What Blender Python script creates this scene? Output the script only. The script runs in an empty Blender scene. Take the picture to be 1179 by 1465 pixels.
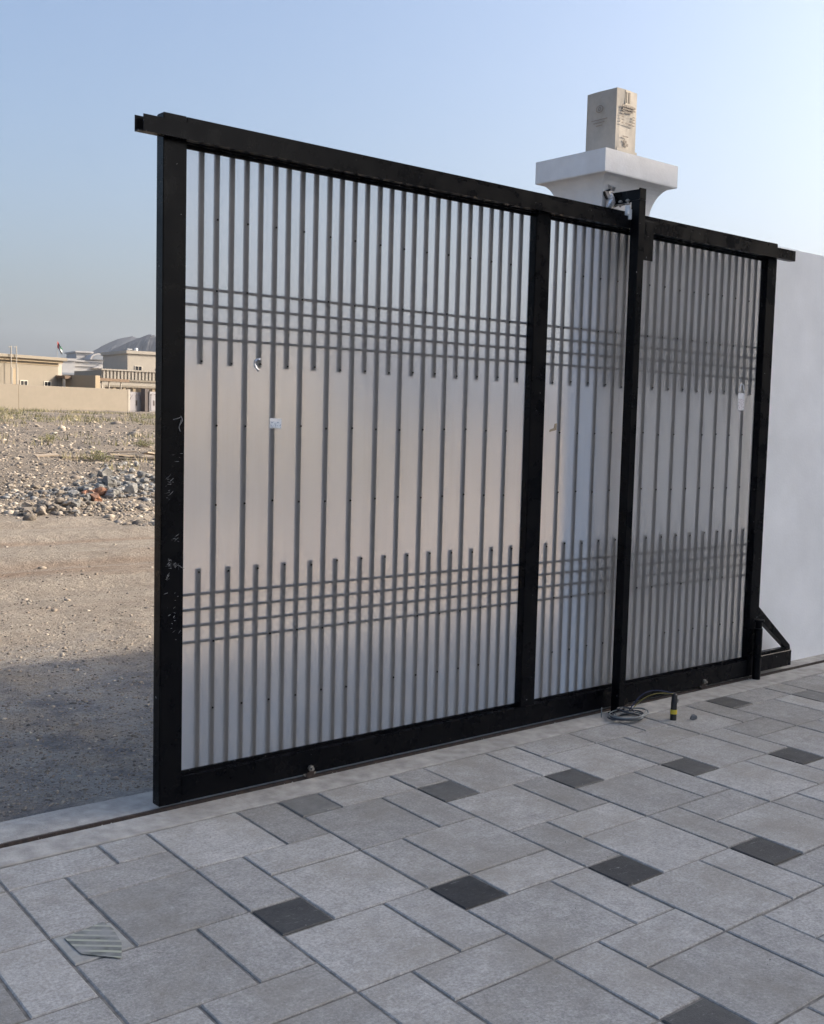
import bpy, bmesh, math, random
import numpy as np
from mathutils import Vector, Matrix

random.seed(7)
RNG = np.random.default_rng(11)
SC = bpy.context.scene
COL = SC.collection
R = math.radians

# ------------------------------------------------------------------ camera
FPX, IW, IH = 1596.09, 1179.0, 1465.0          # focal length and size of the photograph in pixels
CAM = np.array([-2.19319, -4.03701, 1.60395])
YAW, PIT, ROL = 0.697715, -0.083230, 0.025719
_f = np.array([math.sin(YAW)*math.cos(PIT), math.cos(YAW)*math.cos(PIT), math.sin(PIT)])
_r = np.array([math.cos(YAW), -math.sin(YAW), 0.0]); _u = np.cross(_r, _f)
CR = math.cos(ROL)*_r + math.sin(ROL)*_u
CU = -math.sin(ROL)*_r + math.cos(ROL)*_u
CF = _f
cd = bpy.data.cameras.new('camera'); cam = bpy.data.objects.new('camera', cd); COL.objects.link(cam)
M = Matrix.Identity(4)
for i in range(3):
    M[i][0], M[i][1], M[i][2], M[i][3] = CR[i], CU[i], -CF[i], CAM[i]
cam.matrix_world = M
cd.sensor_fit = 'VERTICAL'; cd.sensor_height = 36.0; cd.lens = 36.0*FPX/IH
cd.clip_start = 0.05; cd.clip_end = 20000
SC.camera = cam

# ------------------------------------------------------------------ sky, sun, exposure
SUN_AZ, SUN_EL = R(117), R(26)                 # clockwise from +Y
world = bpy.data.worlds.new('World'); SC.world = world; world.use_nodes = True
wn = world.node_tree; wn.nodes.clear()
wo = wn.nodes.new('ShaderNodeOutputWorld'); bg = wn.nodes.new('ShaderNodeBackground')
sky = wn.nodes.new('ShaderNodeTexSky'); sky.sky_type = 'NISHITA'; sky.sun_disc = False
sky.sun_elevation = SUN_EL; sky.sun_rotation = SUN_AZ
sky.altitude = 200; sky.air_density = 1.0; sky.dust_density = 8.0; sky.ozone_density = 3.0
bg.inputs['Strength'].default_value = 0.15
wn.links.new(sky.outputs[0], bg.inputs[0]); wn.links.new(bg.outputs[0], wo.inputs[0])
sl = bpy.data.lights.new('sun', 'SUN'); sl.energy = 3.5; sl.angle = R(0.6); sl.color = (1.0, 0.89, 0.75)
sun = bpy.data.objects.new('sun', sl); COL.objects.link(sun)
sdir = Vector((math.sin(SUN_AZ)*math.cos(SUN_EL), math.cos(SUN_AZ)*math.cos(SUN_EL), math.sin(SUN_EL)))
sun.rotation_euler = sdir.to_track_quat('Z', 'Y').to_euler()
sun.location = (20, -20, 20)
vs = SC.view_settings
vs.view_transform = 'Standard'; vs.look = 'None'; vs.gamma = 1.0; vs.exposure = 0.94
try: vs.use_curve_mapping = False
except Exception: pass
SC.render.engine = 'CYCLES'
SC.cycles.use_denoising = True
SC.cycles.max_bounces = 10
SC.cycles.transmission_bounces = 8

# ------------------------------------------------------------------ pixel helpers (photograph pixels)
def ray(u, v):
    return CF*FPX + CR*(u-IW/2) - CU*(v-IH/2)
def on_y(u, v, y):
    d = ray(u, v); t = (y-CAM[1])/d[1]; return CAM+t*d
def on_z(u, v, z=0.0):
    d = ray(u, v); t = (z-CAM[2])/d[2]; return CAM+t*d
def at_range(u, v, r):
    d = ray(u, v); t = r/math.hypot(d[0], d[1]); return CAM+t*d

# ------------------------------------------------------------------ materials
MATS = {}
def mat(name, base=(.5,.5,.5), rough=.6, metal=0.0, var=0.0, scale=8.0, bump=0.0, bscale=60.0, base2=None, spec=.5, randobj=0.0, attr=None, coat=0.0, detail=6):
    m = bpy.data.materials.new(name); m.use_nodes = True; MATS[name] = m
    nt = m.node_tree; N = nt.nodes; L = nt.links
    p = N['Principled BSDF']
    p.inputs['Roughness'].default_value = rough; p.inputs['Metallic'].default_value = metal
    p.inputs['Specular IOR Level'].default_value = spec
    p.inputs['Coat Weight'].default_value = coat
    geo = N.new('ShaderNodeNewGeometry')
    if attr:
        a = N.new('ShaderNodeAttribute'); a.attribute_name = attr; src = a.outputs['Color']
    else:
        c = N.new('ShaderNodeRGB'); c.outputs[0].default_value = (*base, 1); src = c.outputs[0]
    if base2 is not None or var:
        n = N.new('ShaderNodeTexNoise'); n.inputs['Scale'].default_value = scale; n.inputs['Detail'].default_value = detail
        n.inputs['Roughness'].default_value = .62
        L.new(geo.outputs['Position'], n.inputs['Vector'])
        rp = N.new('ShaderNodeMapRange'); rp.inputs[1].default_value = .32; rp.inputs[2].default_value = .68
        L.new(n.outputs['Fac'], rp.inputs[0])
        if base2 is not None:
            mx = N.new('ShaderNodeMix'); mx.data_type = 'RGBA'
            L.new(rp.outputs[0], mx.inputs[0]); L.new(src, mx.inputs[6]); mx.inputs[7].default_value = (*base2, 1); src = mx.outputs[2]
        if var:
            mr = N.new('ShaderNodeMapRange'); mr.inputs[3].default_value = 1-var; mr.inputs[4].default_value = 1+var
            n2 = N.new('ShaderNodeTexNoise'); n2.inputs['Scale'].default_value = scale*3.7; n2.inputs['Detail'].default_value = detail
            L.new(geo.outputs['Position'], n2.inputs['Vector'])
            L.new(n2.outputs['Fac'], mr.inputs[0]); mr.inputs[1].default_value = .3; mr.inputs[2].default_value = .7
            vm = N.new('ShaderNodeVectorMath'); vm.operation = 'SCALE'
            L.new(src, vm.inputs[0]); L.new(mr.outputs[0], vm.inputs[3]); src = vm.outputs[0]
    if randobj:
        oi = N.new('ShaderNodeObjectInfo'); mr = N.new('ShaderNodeMapRange')
        mr.inputs[3].default_value = 1-randobj; mr.inputs[4].default_value = 1+randobj
        L.new(oi.outputs['Random'], mr.inputs[0])
        vm = N.new('ShaderNodeVectorMath'); vm.operation = 'SCALE'
        L.new(src, vm.inputs[0]); L.new(mr.outputs[0], vm.inputs[3]); src = vm.outputs[0]
    L.new(src, p.inputs['Base Color'])
    if bump:
        nb = N.new('ShaderNodeTexNoise'); nb.inputs['Scale'].default_value = bscale; nb.inputs['Detail'].default_value = 5
        L.new(geo.outputs['Position'], nb.inputs['Vector'])
        b = N.new('ShaderNodeBump'); b.inputs['Strength'].default_value = bump; b.inputs['Distance'].default_value = .02
        L.new(nb.outputs['Fac'], b.inputs['Height']); L.new(b.outputs[0], p.inputs['Normal'])
    return m

def node_mat(name):
    m = bpy.data.materials.new(name); m.use_nodes = True; MATS[name] = m
    nt = m.node_tree
    return m, nt.nodes, nt.links, nt.nodes['Principled BSDF']

def noise(N, L, vec, scale, detail=5, rough=.6, lo=None, hi=None, o0=0.0, o1=1.0):
    n = N.new('ShaderNodeTexNoise'); n.inputs['Scale'].default_value = scale; n.inputs['Detail'].default_value = detail
    n.inputs['Roughness'].default_value = rough
    L.new(vec, n.inputs['Vector'])
    if lo is None: return n.outputs['Fac']
    r = N.new('ShaderNodeMapRange'); r.inputs[1].default_value = lo; r.inputs[2].default_value = hi
    r.inputs[3].default_value = o0; r.inputs[4].default_value = o1
    L.new(n.outputs['Fac'], r.inputs[0]); return r.outputs[0]
def mixc(N, L, fac, a, b):
    mx = N.new('ShaderNodeMix'); mx.data_type = 'RGBA'
    for sock, val in ((0, fac), (6, a), (7, b)):
        if isinstance(val, (int, float)): mx.inputs[sock].default_value = val
        elif isinstance(val, tuple): mx.inputs[sock].default_value = (*val, 1)
        else: L.new(val, mx.inputs[sock])
    return mx.outputs[2]
def math_(N, L, op, a, b=None, clamp=False):
    m = N.new('ShaderNodeMath'); m.operation = op; m.use_clamp = clamp
    for i, v in enumerate((a, b)):
        if v is None: continue
        if isinstance(v, (int, float)): m.inputs[i].default_value = v
        else: L.new(v, m.inputs[i])
    return m.outputs[0]

# black gate paint: semi gloss, dusty, chipped
def black_paint():
    m, N, L, p = node_mat('black_paint')
    g = N.new('ShaderNodeNewGeometry'); P = g.outputs['Position']
    mpz = N.new('ShaderNodeMapping'); mpz.inputs['Scale'].default_value = (1, 1, .12); L.new(P, mpz.inputs['Vector'])
    d1 = noise(N, L, P, 3.5, 8, .75, .54, .88, 0, .25); d2 = noise(N, L, mpz.outputs[0], 38.0, 6, .7, .6, .88, 0, .25)
    dust = math_(N, L, 'MAXIMUM', d1, d2)
    c = mixc(N, L, dust, (.0018, .0021, .0033), (.030, .029, .029))
    chips = noise(N, L, P, 42.0, 3, .5, .735, .76, 0, .8)
    c = mixc(N, L, chips, c, (.3, .3, .3))
    L.new(c, p.inputs['Base Color'])
    L.new(noise(N, L, P, 9.0, 6, .6, .3, .7, .18, .42), p.inputs['Roughness'])
    p.inputs['Specular IOR Level'].default_value = .12
    b = N.new('ShaderNodeBump'); b.inputs['Strength'].default_value = .06; b.inputs['Distance'].default_value = .01
    L.new(noise(N, L, P, 30.0, 4), b.inputs['Height']); L.new(b.outputs[0], p.inputs['Normal'])
black_paint()

# frosted translucent sheet
def frosted():
    m = bpy.data.materials.new('frosted_sheet'); m.use_nodes = True; MATS['frosted_sheet'] = m
    N = m.node_tree.nodes; L = m.node_tree.links; N.remove(N['Principled BSDF']); out = N['Material Output']
    g = N.new('ShaderNodeNewGeometry'); P = g.outputs['Position']
    dirt = noise(N, L, P, 2.2, 6, .6, .35, .75, 0, 1)
    mps = N.new('ShaderNodeMapping'); mps.inputs['Scale'].default_value = (9, 9, .55); L.new(P, mps.inputs['Vector'])
    strk = noise(N, L, mps.outputs[0], 1.0, 7, .7, .5, .78, 0, .8)
    tint = mixc(N, L, dirt, (1.0, .995, .995), (.98, .965, .955))
    tint = mixc(N, L, strk, tint, (.88, .855, .83))
    rf = N.new('ShaderNodeBsdfRefraction'); rf.inputs['Roughness'].default_value = .45; rf.inputs['IOR'].default_value = 1.16
    L.new(tint, rf.inputs['Color'])
    tr = N.new('ShaderNodeBsdfTranslucent'); L.new(tint, tr.inputs['Color'])
    df = N.new('ShaderNodeBsdfDiffuse'); df.inputs['Color'].default_value = (.9, .89, .88, 1)
    gl = N.new('ShaderNodeBsdfGlossy'); gl.inputs['Roughness'].default_value = .32
    m1 = N.new('ShaderNodeMixShader'); m1.inputs[0].default_value = .28
    L.new(rf.outputs[0], m1.inputs[1]); L.new(tr.outputs[0], m1.inputs[2])
    m2 = N.new('ShaderNodeMixShader'); m2.inputs[0].default_value = .10
    L.new(m1.outputs[0], m2.inputs[1]); L.new(df.outputs[0], m2.inputs[2])
    fr = N.new('ShaderNodeFresnel'); fr.inputs['IOR'].default_value = 1.28
    m3 = N.new('ShaderNodeMixShader'); L.new(fr.outputs[0], m3.inputs[0])
    L.new(m2.outputs[0], m3.inputs[1]); L.new(gl.outputs[0], m3.inputs[2])
    b = N.new('ShaderNodeBump'); b.inputs['Strength'].default_value = .12; b.inputs['Distance'].default_value = .002
    L.new(noise(N, L, P, 260.0, 2), b.inputs['Height'])
    for s in (rf, gl): L.new(b.outputs[0], s.inputs['Normal'])
    L.new(m3.outputs[0], out.inputs['Surface'])
frosted()

# paving stones
def paver_mat(name, c1, c2, speck, dark=False):
    m, N, L, p = node_mat(name)
    g = N.new('ShaderNodeNewGeometry'); P = g.outputs['Position']
    oi = N.new('ShaderNodeObjectInfo')
    f = noise(N, L, P, 7.0, 8, .65, .35, .68)
    c = mixc(N, L, f, c1, c2)
    mot = math_(N, L, 'MULTIPLY', noise(N, L, P, 22.0, 9, .82, .3, .7, .72, 1.26), noise(N, L, P, 95.0, 4, .7, .32, .68, .72, 1.3))
    vmm = N.new('ShaderNodeVectorMath'); vmm.operation = 'SCALE'; L.new(c, vmm.inputs[0]); L.new(mot, vmm.inputs[3]); c = vmm.outputs[0]
    stain = noise(N, L, P, 2.1, 7, .68, .45, .66, 0, .75)
    c = mixc(N, L, stain, c, tuple(v*k for v, k in zip(c2, (.84, .80, .73))))
    sp = noise(N, L, P, 150.0, 3, .6, .60, .70, 0, .5)
    c = mixc(N, L, sp, c, speck)
    sp2 = noise(N, L, P, 120.0, 3, .6, .62, .72, 0, .5)
    c = mixc(N, L, sp2, c, tuple(v*.45 for v in c1))
    # pale cement scuffs
    mp = N.new('ShaderNodeMapping'); mp.inputs['Rotation'].default_value = (0, 0, .7); mp.inputs['Scale'].default_value = (1, 4.5, 1)
    L.new(P, mp.inputs['Vector'])
    sc = noise(N, L, mp.outputs[0], 13.0, 8, .8, .585, .72, 0, .6)
    c = mixc(N, L, sc, c, (.62, .61, .59))
    if dark:
        a = N.new('ShaderNodeAttribute'); a.attribute_type = 'OBJECT'; a.attribute_name = 'dust'
        dn = noise(N, L, P, 14.0, 8, .7, .2, .8, .55, 1.25)
        c = mixc(N, L, math_(N, L, 'MULTIPLY', a.outputs['Fac'], dn, True), c, (.33, .32, .29))
    mr = N.new('ShaderNodeMapRange'); mr.inputs[3].default_value = .80; mr.inputs[4].default_value = 1.16
    L.new(oi.outputs['Random'], mr.inputs[0])
    vm = N.new('ShaderNodeVectorMath'); vm.operation = 'SCALE'; L.new(c, vm.inputs[0]); L.new(mr.outputs[0], vm.inputs[3])
    L.new(vm.outputs[0], p.inputs['Base Color'])
    L.new(noise(N, L, P, 6.0, 4, .6, .3, .7, .62 if not dark else .42, .9 if not dark else .7), p.inputs['Roughness'])
    p.inputs['Specular IOR Level'].default_value = .35
    b = N.new('ShaderNodeBump'); b.inputs['Strength'].default_value = .35; b.inputs['Distance'].default_value = .004
    h = math_(N, L, 'ADD', noise(N, L, P, 230.0, 3), noise(N, L, P, 25.0, 4))
    L.new(h, b.inputs['Height']); L.new(b.outputs[0], p.inputs['Normal'])
paver_mat('paver_grey', (.385, .37, .345), (.305, .293, .272), (.50, .50, .49))
paver_mat('paver_dark', (.030, .030, .031), (.042, .041, .040), (.10, .10, .10), True)

def ground_mat():
    m, N, L, p = node_mat('dry_ground')
    g = N.new('ShaderNodeNewGeometry'); P = g.outputs['Position']
    sep = N.new('ShaderNodeSeparateXYZ'); L.new(P, sep.inputs[0])
    wob = noise(N, L, P, .35, 4, .6, .3, .7, -1.3, 1.3)
    wob2 = noise(N, L, P, .09, 4, .6, .3, .7, -4, 4)
    yy = math_(N, L, 'ADD', sep.outputs[1], wob)
    yf = math_(N, L, 'ADD', sep.outputs[1], wob2)
    def ramp(src, a, b):
        r = N.new('ShaderNodeMapRange'); r.interpolation_type = 'SMOOTHSTEP'
        r.inputs[1].default_value = a; r.inputs[2].default_value = b; L.new(src, r.inputs[0]); return r.outputs[0]
    gravel = mixc(N, L, noise(N, L, P, 1.1, 8, .7, .38, .62), (.44, .43, .41), (.48, .40, .31))
    gravel = mixc(N, L, noise(N, L, P, 1.5, 9, .75, .46, .6, 0, .85), gravel, (.20, .205, .22))
    sand = mixc(N, L, noise(N, L, P, 1.6, 8, .65, .35, .65), (.47, .40, .32), (.37, .31, .245))
    rub = mixc(N, L, noise(N, L, P, .8, 9, .7, .35, .65), (.33, .275, .215), (.21, .178, .145))
    c = mixc(N, L, ramp(yy, 2.0, 4.2), gravel, sand)
    # reddish wheel ruts along the track
    mp = N.new('ShaderNodeMapping'); mp.inputs['Rotation'].default_value = (0, 0, R(4)); mp.inputs['Scale'].default_value = (.06, .75, 1)
    L.new(P, mp.inputs['Vector'])
    rut = noise(N, L, mp.outputs[0], 1.3, 7, .6, .48, .66, 0, .7)
    c = mixc(N, L, math_(N, L, 'MULTIPLY', rut, ramp(yy, 3.5, 7)), c, (.31, .20, .13))
    c = mixc(N, L, ramp(yf, 12.0, 17.0), c, rub)
    fine = noise(N, L, P, 55.0, 6, .75, .3, .7, .62, 1.3)
    fine2 = noise(N, L, P, 9.0, 8, .75, .3, .7, .78, 1.2)
    sc = math_(N, L, 'MULTIPLY', fine, fine2)
    vm = N.new('ShaderNodeVectorMath'); vm.operation = 'SCALE'; L.new(c, vm.inputs[0]); L.new(sc, vm.inputs[3])
    L.new(vm.outputs[0], p.inputs['Base Color']); p.inputs['Roughness'].default_value = .95; p.inputs['Specular IOR Level'].default_value = .15
    b = N.new('ShaderNodeBump'); b.inputs['Strength'].default_value = 1.0; b.inputs['Distance'].default_value = .05
    h = math_(N, L, 'ADD', noise(N, L, P, 48.0, 6, .7), math_(N, L, 'MULTIPLY', noise(N, L, P, 7.0, 6, .7), 2.0))
    L.new(h, b.inputs['Height']); L.new(b.outputs[0], p.inputs['Normal'])
ground_mat()

def print_mat(name, c1, c2, sx, sz, thr):
    """paper with illegible fine print"""
    m, N, L, p = node_mat(name)
    g = N.new('ShaderNodeNewGeometry')
    mp = N.new('ShaderNodeMapping'); mp.inputs['Scale'].default_value = (sx, sx, sz); L.new(g.outputs['Position'], mp.inputs['Vector'])
    f = noise(N, L, mp.outputs[0], 1.0, 2, .5, thr, thr+.03)
    L.new(mixc(N, L, f, c1, c2), p.inputs['Base Color']); p.inputs['Roughness'].default_value = .5

mat('bar_paint', (.020, .018, .016), .55, var=.2, scale=6)
mat('screw', (.012, .012, .012), .4, metal=.4)
mat('bolt_steel', (.35, .33, .30), .4, metal=.8, var=.3, scale=60)
mat('rust', (.055, .036, .027), .85, base2=(.025, .019, .017), scale=30, bump=.3)
mat('concrete_sill', (.40, .38, .345), .85, base2=(.29, .275, .25), scale=4, var=.22, bump=.25, bscale=90)
mat('joint_sand', (.10, .095, .088), .95, base2=(.24, .225, .20), scale=25, bump=.3, bscale=150)
mat('white_plaster', (.84, .84, .835), .8, base2=(.76, .76, .75), scale=1.3, var=.035, bump=.07, bscale=70)
mat('pillar_plaster', (.82, .805, .785), .75, base2=(.72, .70, .675), scale=3, var=.05, bump=.1, bscale=90)
mat('cardboard', (.46, .41, .345), .85, base2=(.41, .365, .305), scale=10, var=.05)
mat('cardboard_tape', (.34, .28, .2), .3)
mat('print_ink', (.27, .22, .175), .7)
mat('paper_white', (.75, .75, .75), .5)
mat('scrape', (.30, .30, .31), .8, base2=(.10, .10, .10), scale=70)
mat('ink_blue', (.10, .16, .24), .6)
mat('nylon', (.78, .78, .77), .45)
mat('cable_grey', (.18, .20, .20), .5)
mat('cable_dark', (.035, .04, .05), .45)
mat('cable_blue', (.025, .03, .07), .5)
mat('cable_yellow', (.42, .34, .10), .5)
mat('tape_yellow', (.62, .46, .04), .45)
mat('rubber_black', (.012, .012, .013), .5)
mat('foil', (.55, .55, .56), .35, metal=.7, var=.5, scale=90)
mat('stone_grey', (.20, .20, .20), .9, base2=(.13, .13, .13), scale=60, bump=.4)
mat('stone_attr', attr='col', rough=.95, var=.2, scale=20, spec=.15)
mat('rubble_concrete', (.27, .26, .24), .95, base2=(.17, .165, .155), scale=6, randobj=.35, bump=.5, bscale=30)
mat('rubble_brown', (.30, .25, .19), .95, base2=(.17, .145, .12), scale=6, randobj=.3, bump=.5, bscale=30)
mat('brick_orange', (.30, .14, .075), .9, base2=(.20, .11, .075), scale=9, randobj=.25, bump=.5, bscale=30)
mat('board_wood', (.42, .33, .24), .85, base2=(.31, .25, .185), scale=8, randobj=.25)
mat('tan_render', (.27, .23, .178), .9, base2=(.25, .215, .165), scale=.7, var=.03)
mat('cream_render', (.40, .36, .30), .9, base2=(.38, .34, .285), scale=.7, var=.03)
mat('white_render', (.45, .435, .42), .9, base2=(.42, .405, .39), scale=.7, var=.04)
mat('tan_trim', (.34, .265, .175), .9)
mat('window_dark', (.02, .02, .022), .15)
mat('window_frame', (.55, .5, .42), .6)
mat('brown_awning', (.14, .09, .055), .8)
mat('grey_roof', (.24, .26, .29), .7)
mat('tank_white', (.6, .6, .59), .5)
mat('gate_lilac', (.22, .205, .215), .6, base2=(.20, .19, .20), scale=2)
mat('gate_dark', (.06, .045, .04), .7)
mat('hill_rock', (.06, .06, .068), .95, base2=(.025, .026, .032), scale=.012, var=.25, detail=10)
mat('grass_dry', attr='col', rough=.9, spec=.2)
mat('shrub_leaf', (.20, .21, .07), .85, randobj=.2, var=.2, scale=9)
mat('flag_red', (.45, .03, .03), .8); mat('flag_green', (.02, .16, .06), .8); mat('flag_white', (.75, .75, .75), .8); mat('flag_black', (.02, .02, .02), .8)
mat('pole_metal', (.45, .42, .38), .5, metal=.3)
print_mat('sticker_print', (.62, .66, .70), (.12, .20, .30), 160, 170, .56)
print_mat('label_print', (.72, .69, .69), (.22, .14, .15), 150, 150, .57)
print_mat('retouch_print', (.36, .37, .24), (.055, .065, .045), 2, 2, .5)

# ------------------------------------------------------------------ mesh helpers
class MB:
    def __init__(s): s.v = []; s.f = []; s.mi = []
    def add(s, vs, fs, mi=0):
        o = len(s.v); s.v += [tuple(p) for p in vs]; s.f += [tuple(i+o for i in f) for f in fs]; s.mi += [mi]*len(fs); return s
    def box(s, x0, x1, y0, y1, z0, z1, mi=0):
        return s.add([(x0,y0,z0),(x1,y0,z0),(x1,y1,z0),(x0,y1,z0),(x0,y0,z1),(x1,y0,z1),(x1,y1,z1),(x0,y1,z1)],
                     [(0,3,2,1),(4,5,6,7),(0,1,5,4),(1,2,6,5),(2,3,7,6),(3,0,4,7)], mi)
    def tube(s, pts, r, n=8, mi=0, cap=True):
        pts = [np.array(p, float) for p in pts]; rs = r if isinstance(r, (list, tuple)) else [r]*len(pts)
        rings = []; up = None
        for i, p in enumerate(pts):
            t = pts[min(i+1, len(pts)-1)]-pts[max(i-1, 0)]; t /= np.linalg.norm(t)+1e-12
            if up is None:
                a = np.array([0,0,1.]) if abs(t[2]) < .9 else np.array([1.,0,0])
            else: a = up
            b = np.cross(t, a); b /= np.linalg.norm(b)+1e-12; a = np.cross(b, t); up = a
            rings.append([p+rs[i]*(math.cos(2*math.pi*k/n)*a+math.sin(2*math.pi*k/n)*b) for k in range(n)])
        vs = [q for rg in rings for q in rg]; fs = []
        for i in range(len(pts)-1):
            for k in range(n):
                fs.append((i*n+k, (i+1)*n+k, (i+1)*n+(k+1)%n, i*n+(k+1)%n))
        if cap: fs += [tuple(range(n)), tuple(reversed(range((len(pts)-1)*n, len(pts)*n)))]
        return s.add(vs, fs, mi)
    def prism(s, poly, axis, a, b, mi=0):
        """poly: 2D outline extruded along axis from a to b"""
        n = len(poly)
        def P(q, t):
            return {'x': (t, q[0], q[1]), 'y': (q[0], t, q[1]), 'z': (q[0], q[1], t)}[axis]
        vs = [P(q, a) for q in poly]+[P(q, b) for q in poly]
        fs = [tuple(range(n)), tuple(range(2*n-1, n-1, -1))]+[(i, n+i, n+(i+1)%n, (i+1)%n) for i in range(n)]
        return s.add(vs, fs, mi)
    def mesh(s, name):
        me = bpy.data.meshes.new(name); me.from_pydata(s.v, [], s.f); me.update()
        return me
    def build(s, name, mats, parent=None, bevel=0.0, smooth=False, seg=1):
        me = s.mesh(name)
        ml = mats if isinstance(mats, (list, tuple)) else [mats]
        for q in ml: me.materials.append(MATS[q])
        for p, i in zip(me.polygons, s.mi): p.material_index = i
        bm = bmesh.new(); bm.from_mesh(me)
        bmesh.ops.recalc_face_normals(bm, faces=bm.faces)
        if bevel:
            bmesh.ops.bevel(bm, geom=[e for e in bm.edges], offset=bevel, segments=seg, affect='EDGES', clamp_overlap=True)
        bm.to_mesh(me); bm.free()
        if smooth:
            for p in me.polygons: p.use_smooth = True
        return link(name, me, parent)
def link(name, me, parent=None):
    o = bpy.data.objects.new(name, me); COL.objects.link(o)
    if parent is not None: o.parent = parent
    return o
def tag(o, label=None, cat=None, group=None, kind=None):
    if label: o['label'] = label
    if cat: o['category'] = cat
    if group: o['group'] = group
    if kind: o['kind'] = kind
    return o
def thing(name, label, cat, loc=(0,0,0), group=None):
    o = bpy.data.objects.new(name, None); COL.objects.link(o); o.location = loc; o.empty_display_size = .1
    return tag(o, label, cat, group)
def local(o, root):
    """put a mesh built in world coordinates under a root that is not at the origin"""
    o.parent = root; o.location = -Vector(root.location); return o
def obox(name, mats, parent, x0, x1, y0, y1, z0, z1, bevel=0.0, seg=1):
    return MB().box(x0, x1, y0, y1, z0, z1).build(name, mats, parent, bevel, seg=seg)

def rock_mesh(name, material, seed, sub=1, sx=1, sy=1, sz=.7, amp=.35):
    rs = np.random.default_rng(seed)
    if seed % 2 == 0:                                            # broken slab: a box with ragged, knocked off corners
        bm = bmesh.new(); bmesh.ops.create_cube(bm, size=1.7)
        bmesh.ops.subdivide_edges(bm, edges=bm.edges[:], cuts=1, use_grid_fill=True)
        for v in bm.verts:
            p = np.array(v.co)*(1+rs.uniform(-.22, .12, 3))+rs.uniform(-.12, .12, 3)
            if np.abs(v.co).sum() > 2.4: p = p*rs.uniform(.62, 1.0)
            v.co = (p[0]*sx, p[1]*sy, p[2]*sz)
        me = bpy.data.meshes.new(name); bm.to_mesh(me); bm.free(); me.materials.append(MATS[material]); return me
    bm = bmesh.new(); bmesh.ops.create_icosphere(bm, subdivisions=sub, radius=1)
    dirs = rs.normal(size=(7, 3)); dirs /= np.linalg.norm(dirs, axis=1)[:, None]; cut = rs.uniform(.45, .85, 7)
    for v in bm.verts:
        p = np.array(v.co)
        for d, c in zip(dirs, cut):
            k = p@d
            if k > c: p = p-(k-c)*d
        p = p*(1+rs.uniform(-amp, amp)*.25)
        v.co = (p[0]*sx, p[1]*sy, p[2]*sz)
    me = bpy.data.meshes.new(name); bm.to_mesh(me); bm.free(); me.materials.append(MATS[material]); return me

# ------------------------------------------------------------------ terrain
def vnoise(x, y, seed=0):
    """cheap smooth value noise on arrays"""
    def h(i, j):
        n = np.sin(i*127.1+j*311.7+seed*74.7)*43758.5453
        return n-np.floor(n)
    xi, yi = np.floor(x), np.floor(y); fx, fy = x-xi, y-yi
    fx = fx*fx*(3-2*fx); fy = fy*fy*(3-2*fy)
    return (h(xi,yi)*(1-fx)+h(xi+1,yi)*fx)*(1-fy)+(h(xi,yi+1)*(1-fx)+h(xi+1,yi+1)*fx)*fy-.5
def sstep(t):
    t = np.clip(t, 0, 1); return t*t*(3-2*t)
HEAP = [(7.2, 15.6, .24, 1.7, .9), (5.3, 13.2, .13, 1.1, .5)]
def terrain(x, y):
    x = np.asarray(x, float); y = np.asarray(y, float)
    r = np.hypot(x-CAM[0], y-CAM[1])
    z = -.035+1.72*sstep((y-13)/95.0)*1.0
    z = z+.03*vnoise(x*.9, y*.9, 1)*sstep((y-.6)/2)+.016*vnoise(x*3.1, y*3.1, 2)*sstep((y-.4)/1.5)
    z = z+sstep((y-14)/8)*(.16*vnoise(x*.35, y*.35, 3)+.10*vnoise(x*1.1, y*1.1, 4)+.05*vnoise(x*2.6, y*2.6, 5))
    for hx_, hy_, hh_, sx_, sy_ in HEAP:
        z = z+hh_*np.exp(-((x-hx_)/sx_)**2-((y-hy_)/sy_)**2)
    # wheel ruts
    for c, w in ((5.6, .3), (7.3, .3), (9.4, .35), (11.2, .35)):
        z = z-.05*np.exp(-((y-c-.05*x)/w)**2)+.03*np.exp(-((y-c-.6-.05*x)/.22)**2)
    z = np.where(y < .2, -.08, z)
    return z
def make_ground():
    rr = np.concatenate([np.linspace(.0, 3.8, 8)[1:], np.geomspace(3.9, 130, 300), np.geomspace(140, 9000, 40)])
    az = np.radians(np.concatenate([np.linspace(-180, 4, 60)[:-1], np.linspace(4, 44, 240)[:-1], np.linspace(44, 180, 46)[:-1]]))
    A, Rr = np.meshgrid(az, rr)
    X = CAM[0]+Rr*np.sin(A); Y = CAM[1]+Rr*np.cos(A)
    Z = terrain(X, Y)
    n, k = len(rr), len(az)
    v = np.stack([X, Y, Z], -1).reshape(-1, 3)
    v = np.vstack([v, [[CAM[0], CAM[1], -.08]]])
    f = []
    for i in range(n-1):
        for j in range(k):
            f.append((i*k+j, i*k+(j+1) % k, (i+1)*k+(j+1) % k, (i+1)*k+j))
    c = len(v)-1
    f += [(j, c, (j+1) % k) for j in range(k)]
    me = bpy.data.meshes.new('ground'); me.from_pydata(v.tolist(), [], f); me.update()
    me.flip_normals() if me.polygons[0].normal.z < 0 else None
    me.materials.append(MATS['dry_ground'])
    for p in me.polygons: p.use_smooth = True
    tag(link('ground', me), kind='structure')
make_ground()

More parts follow.
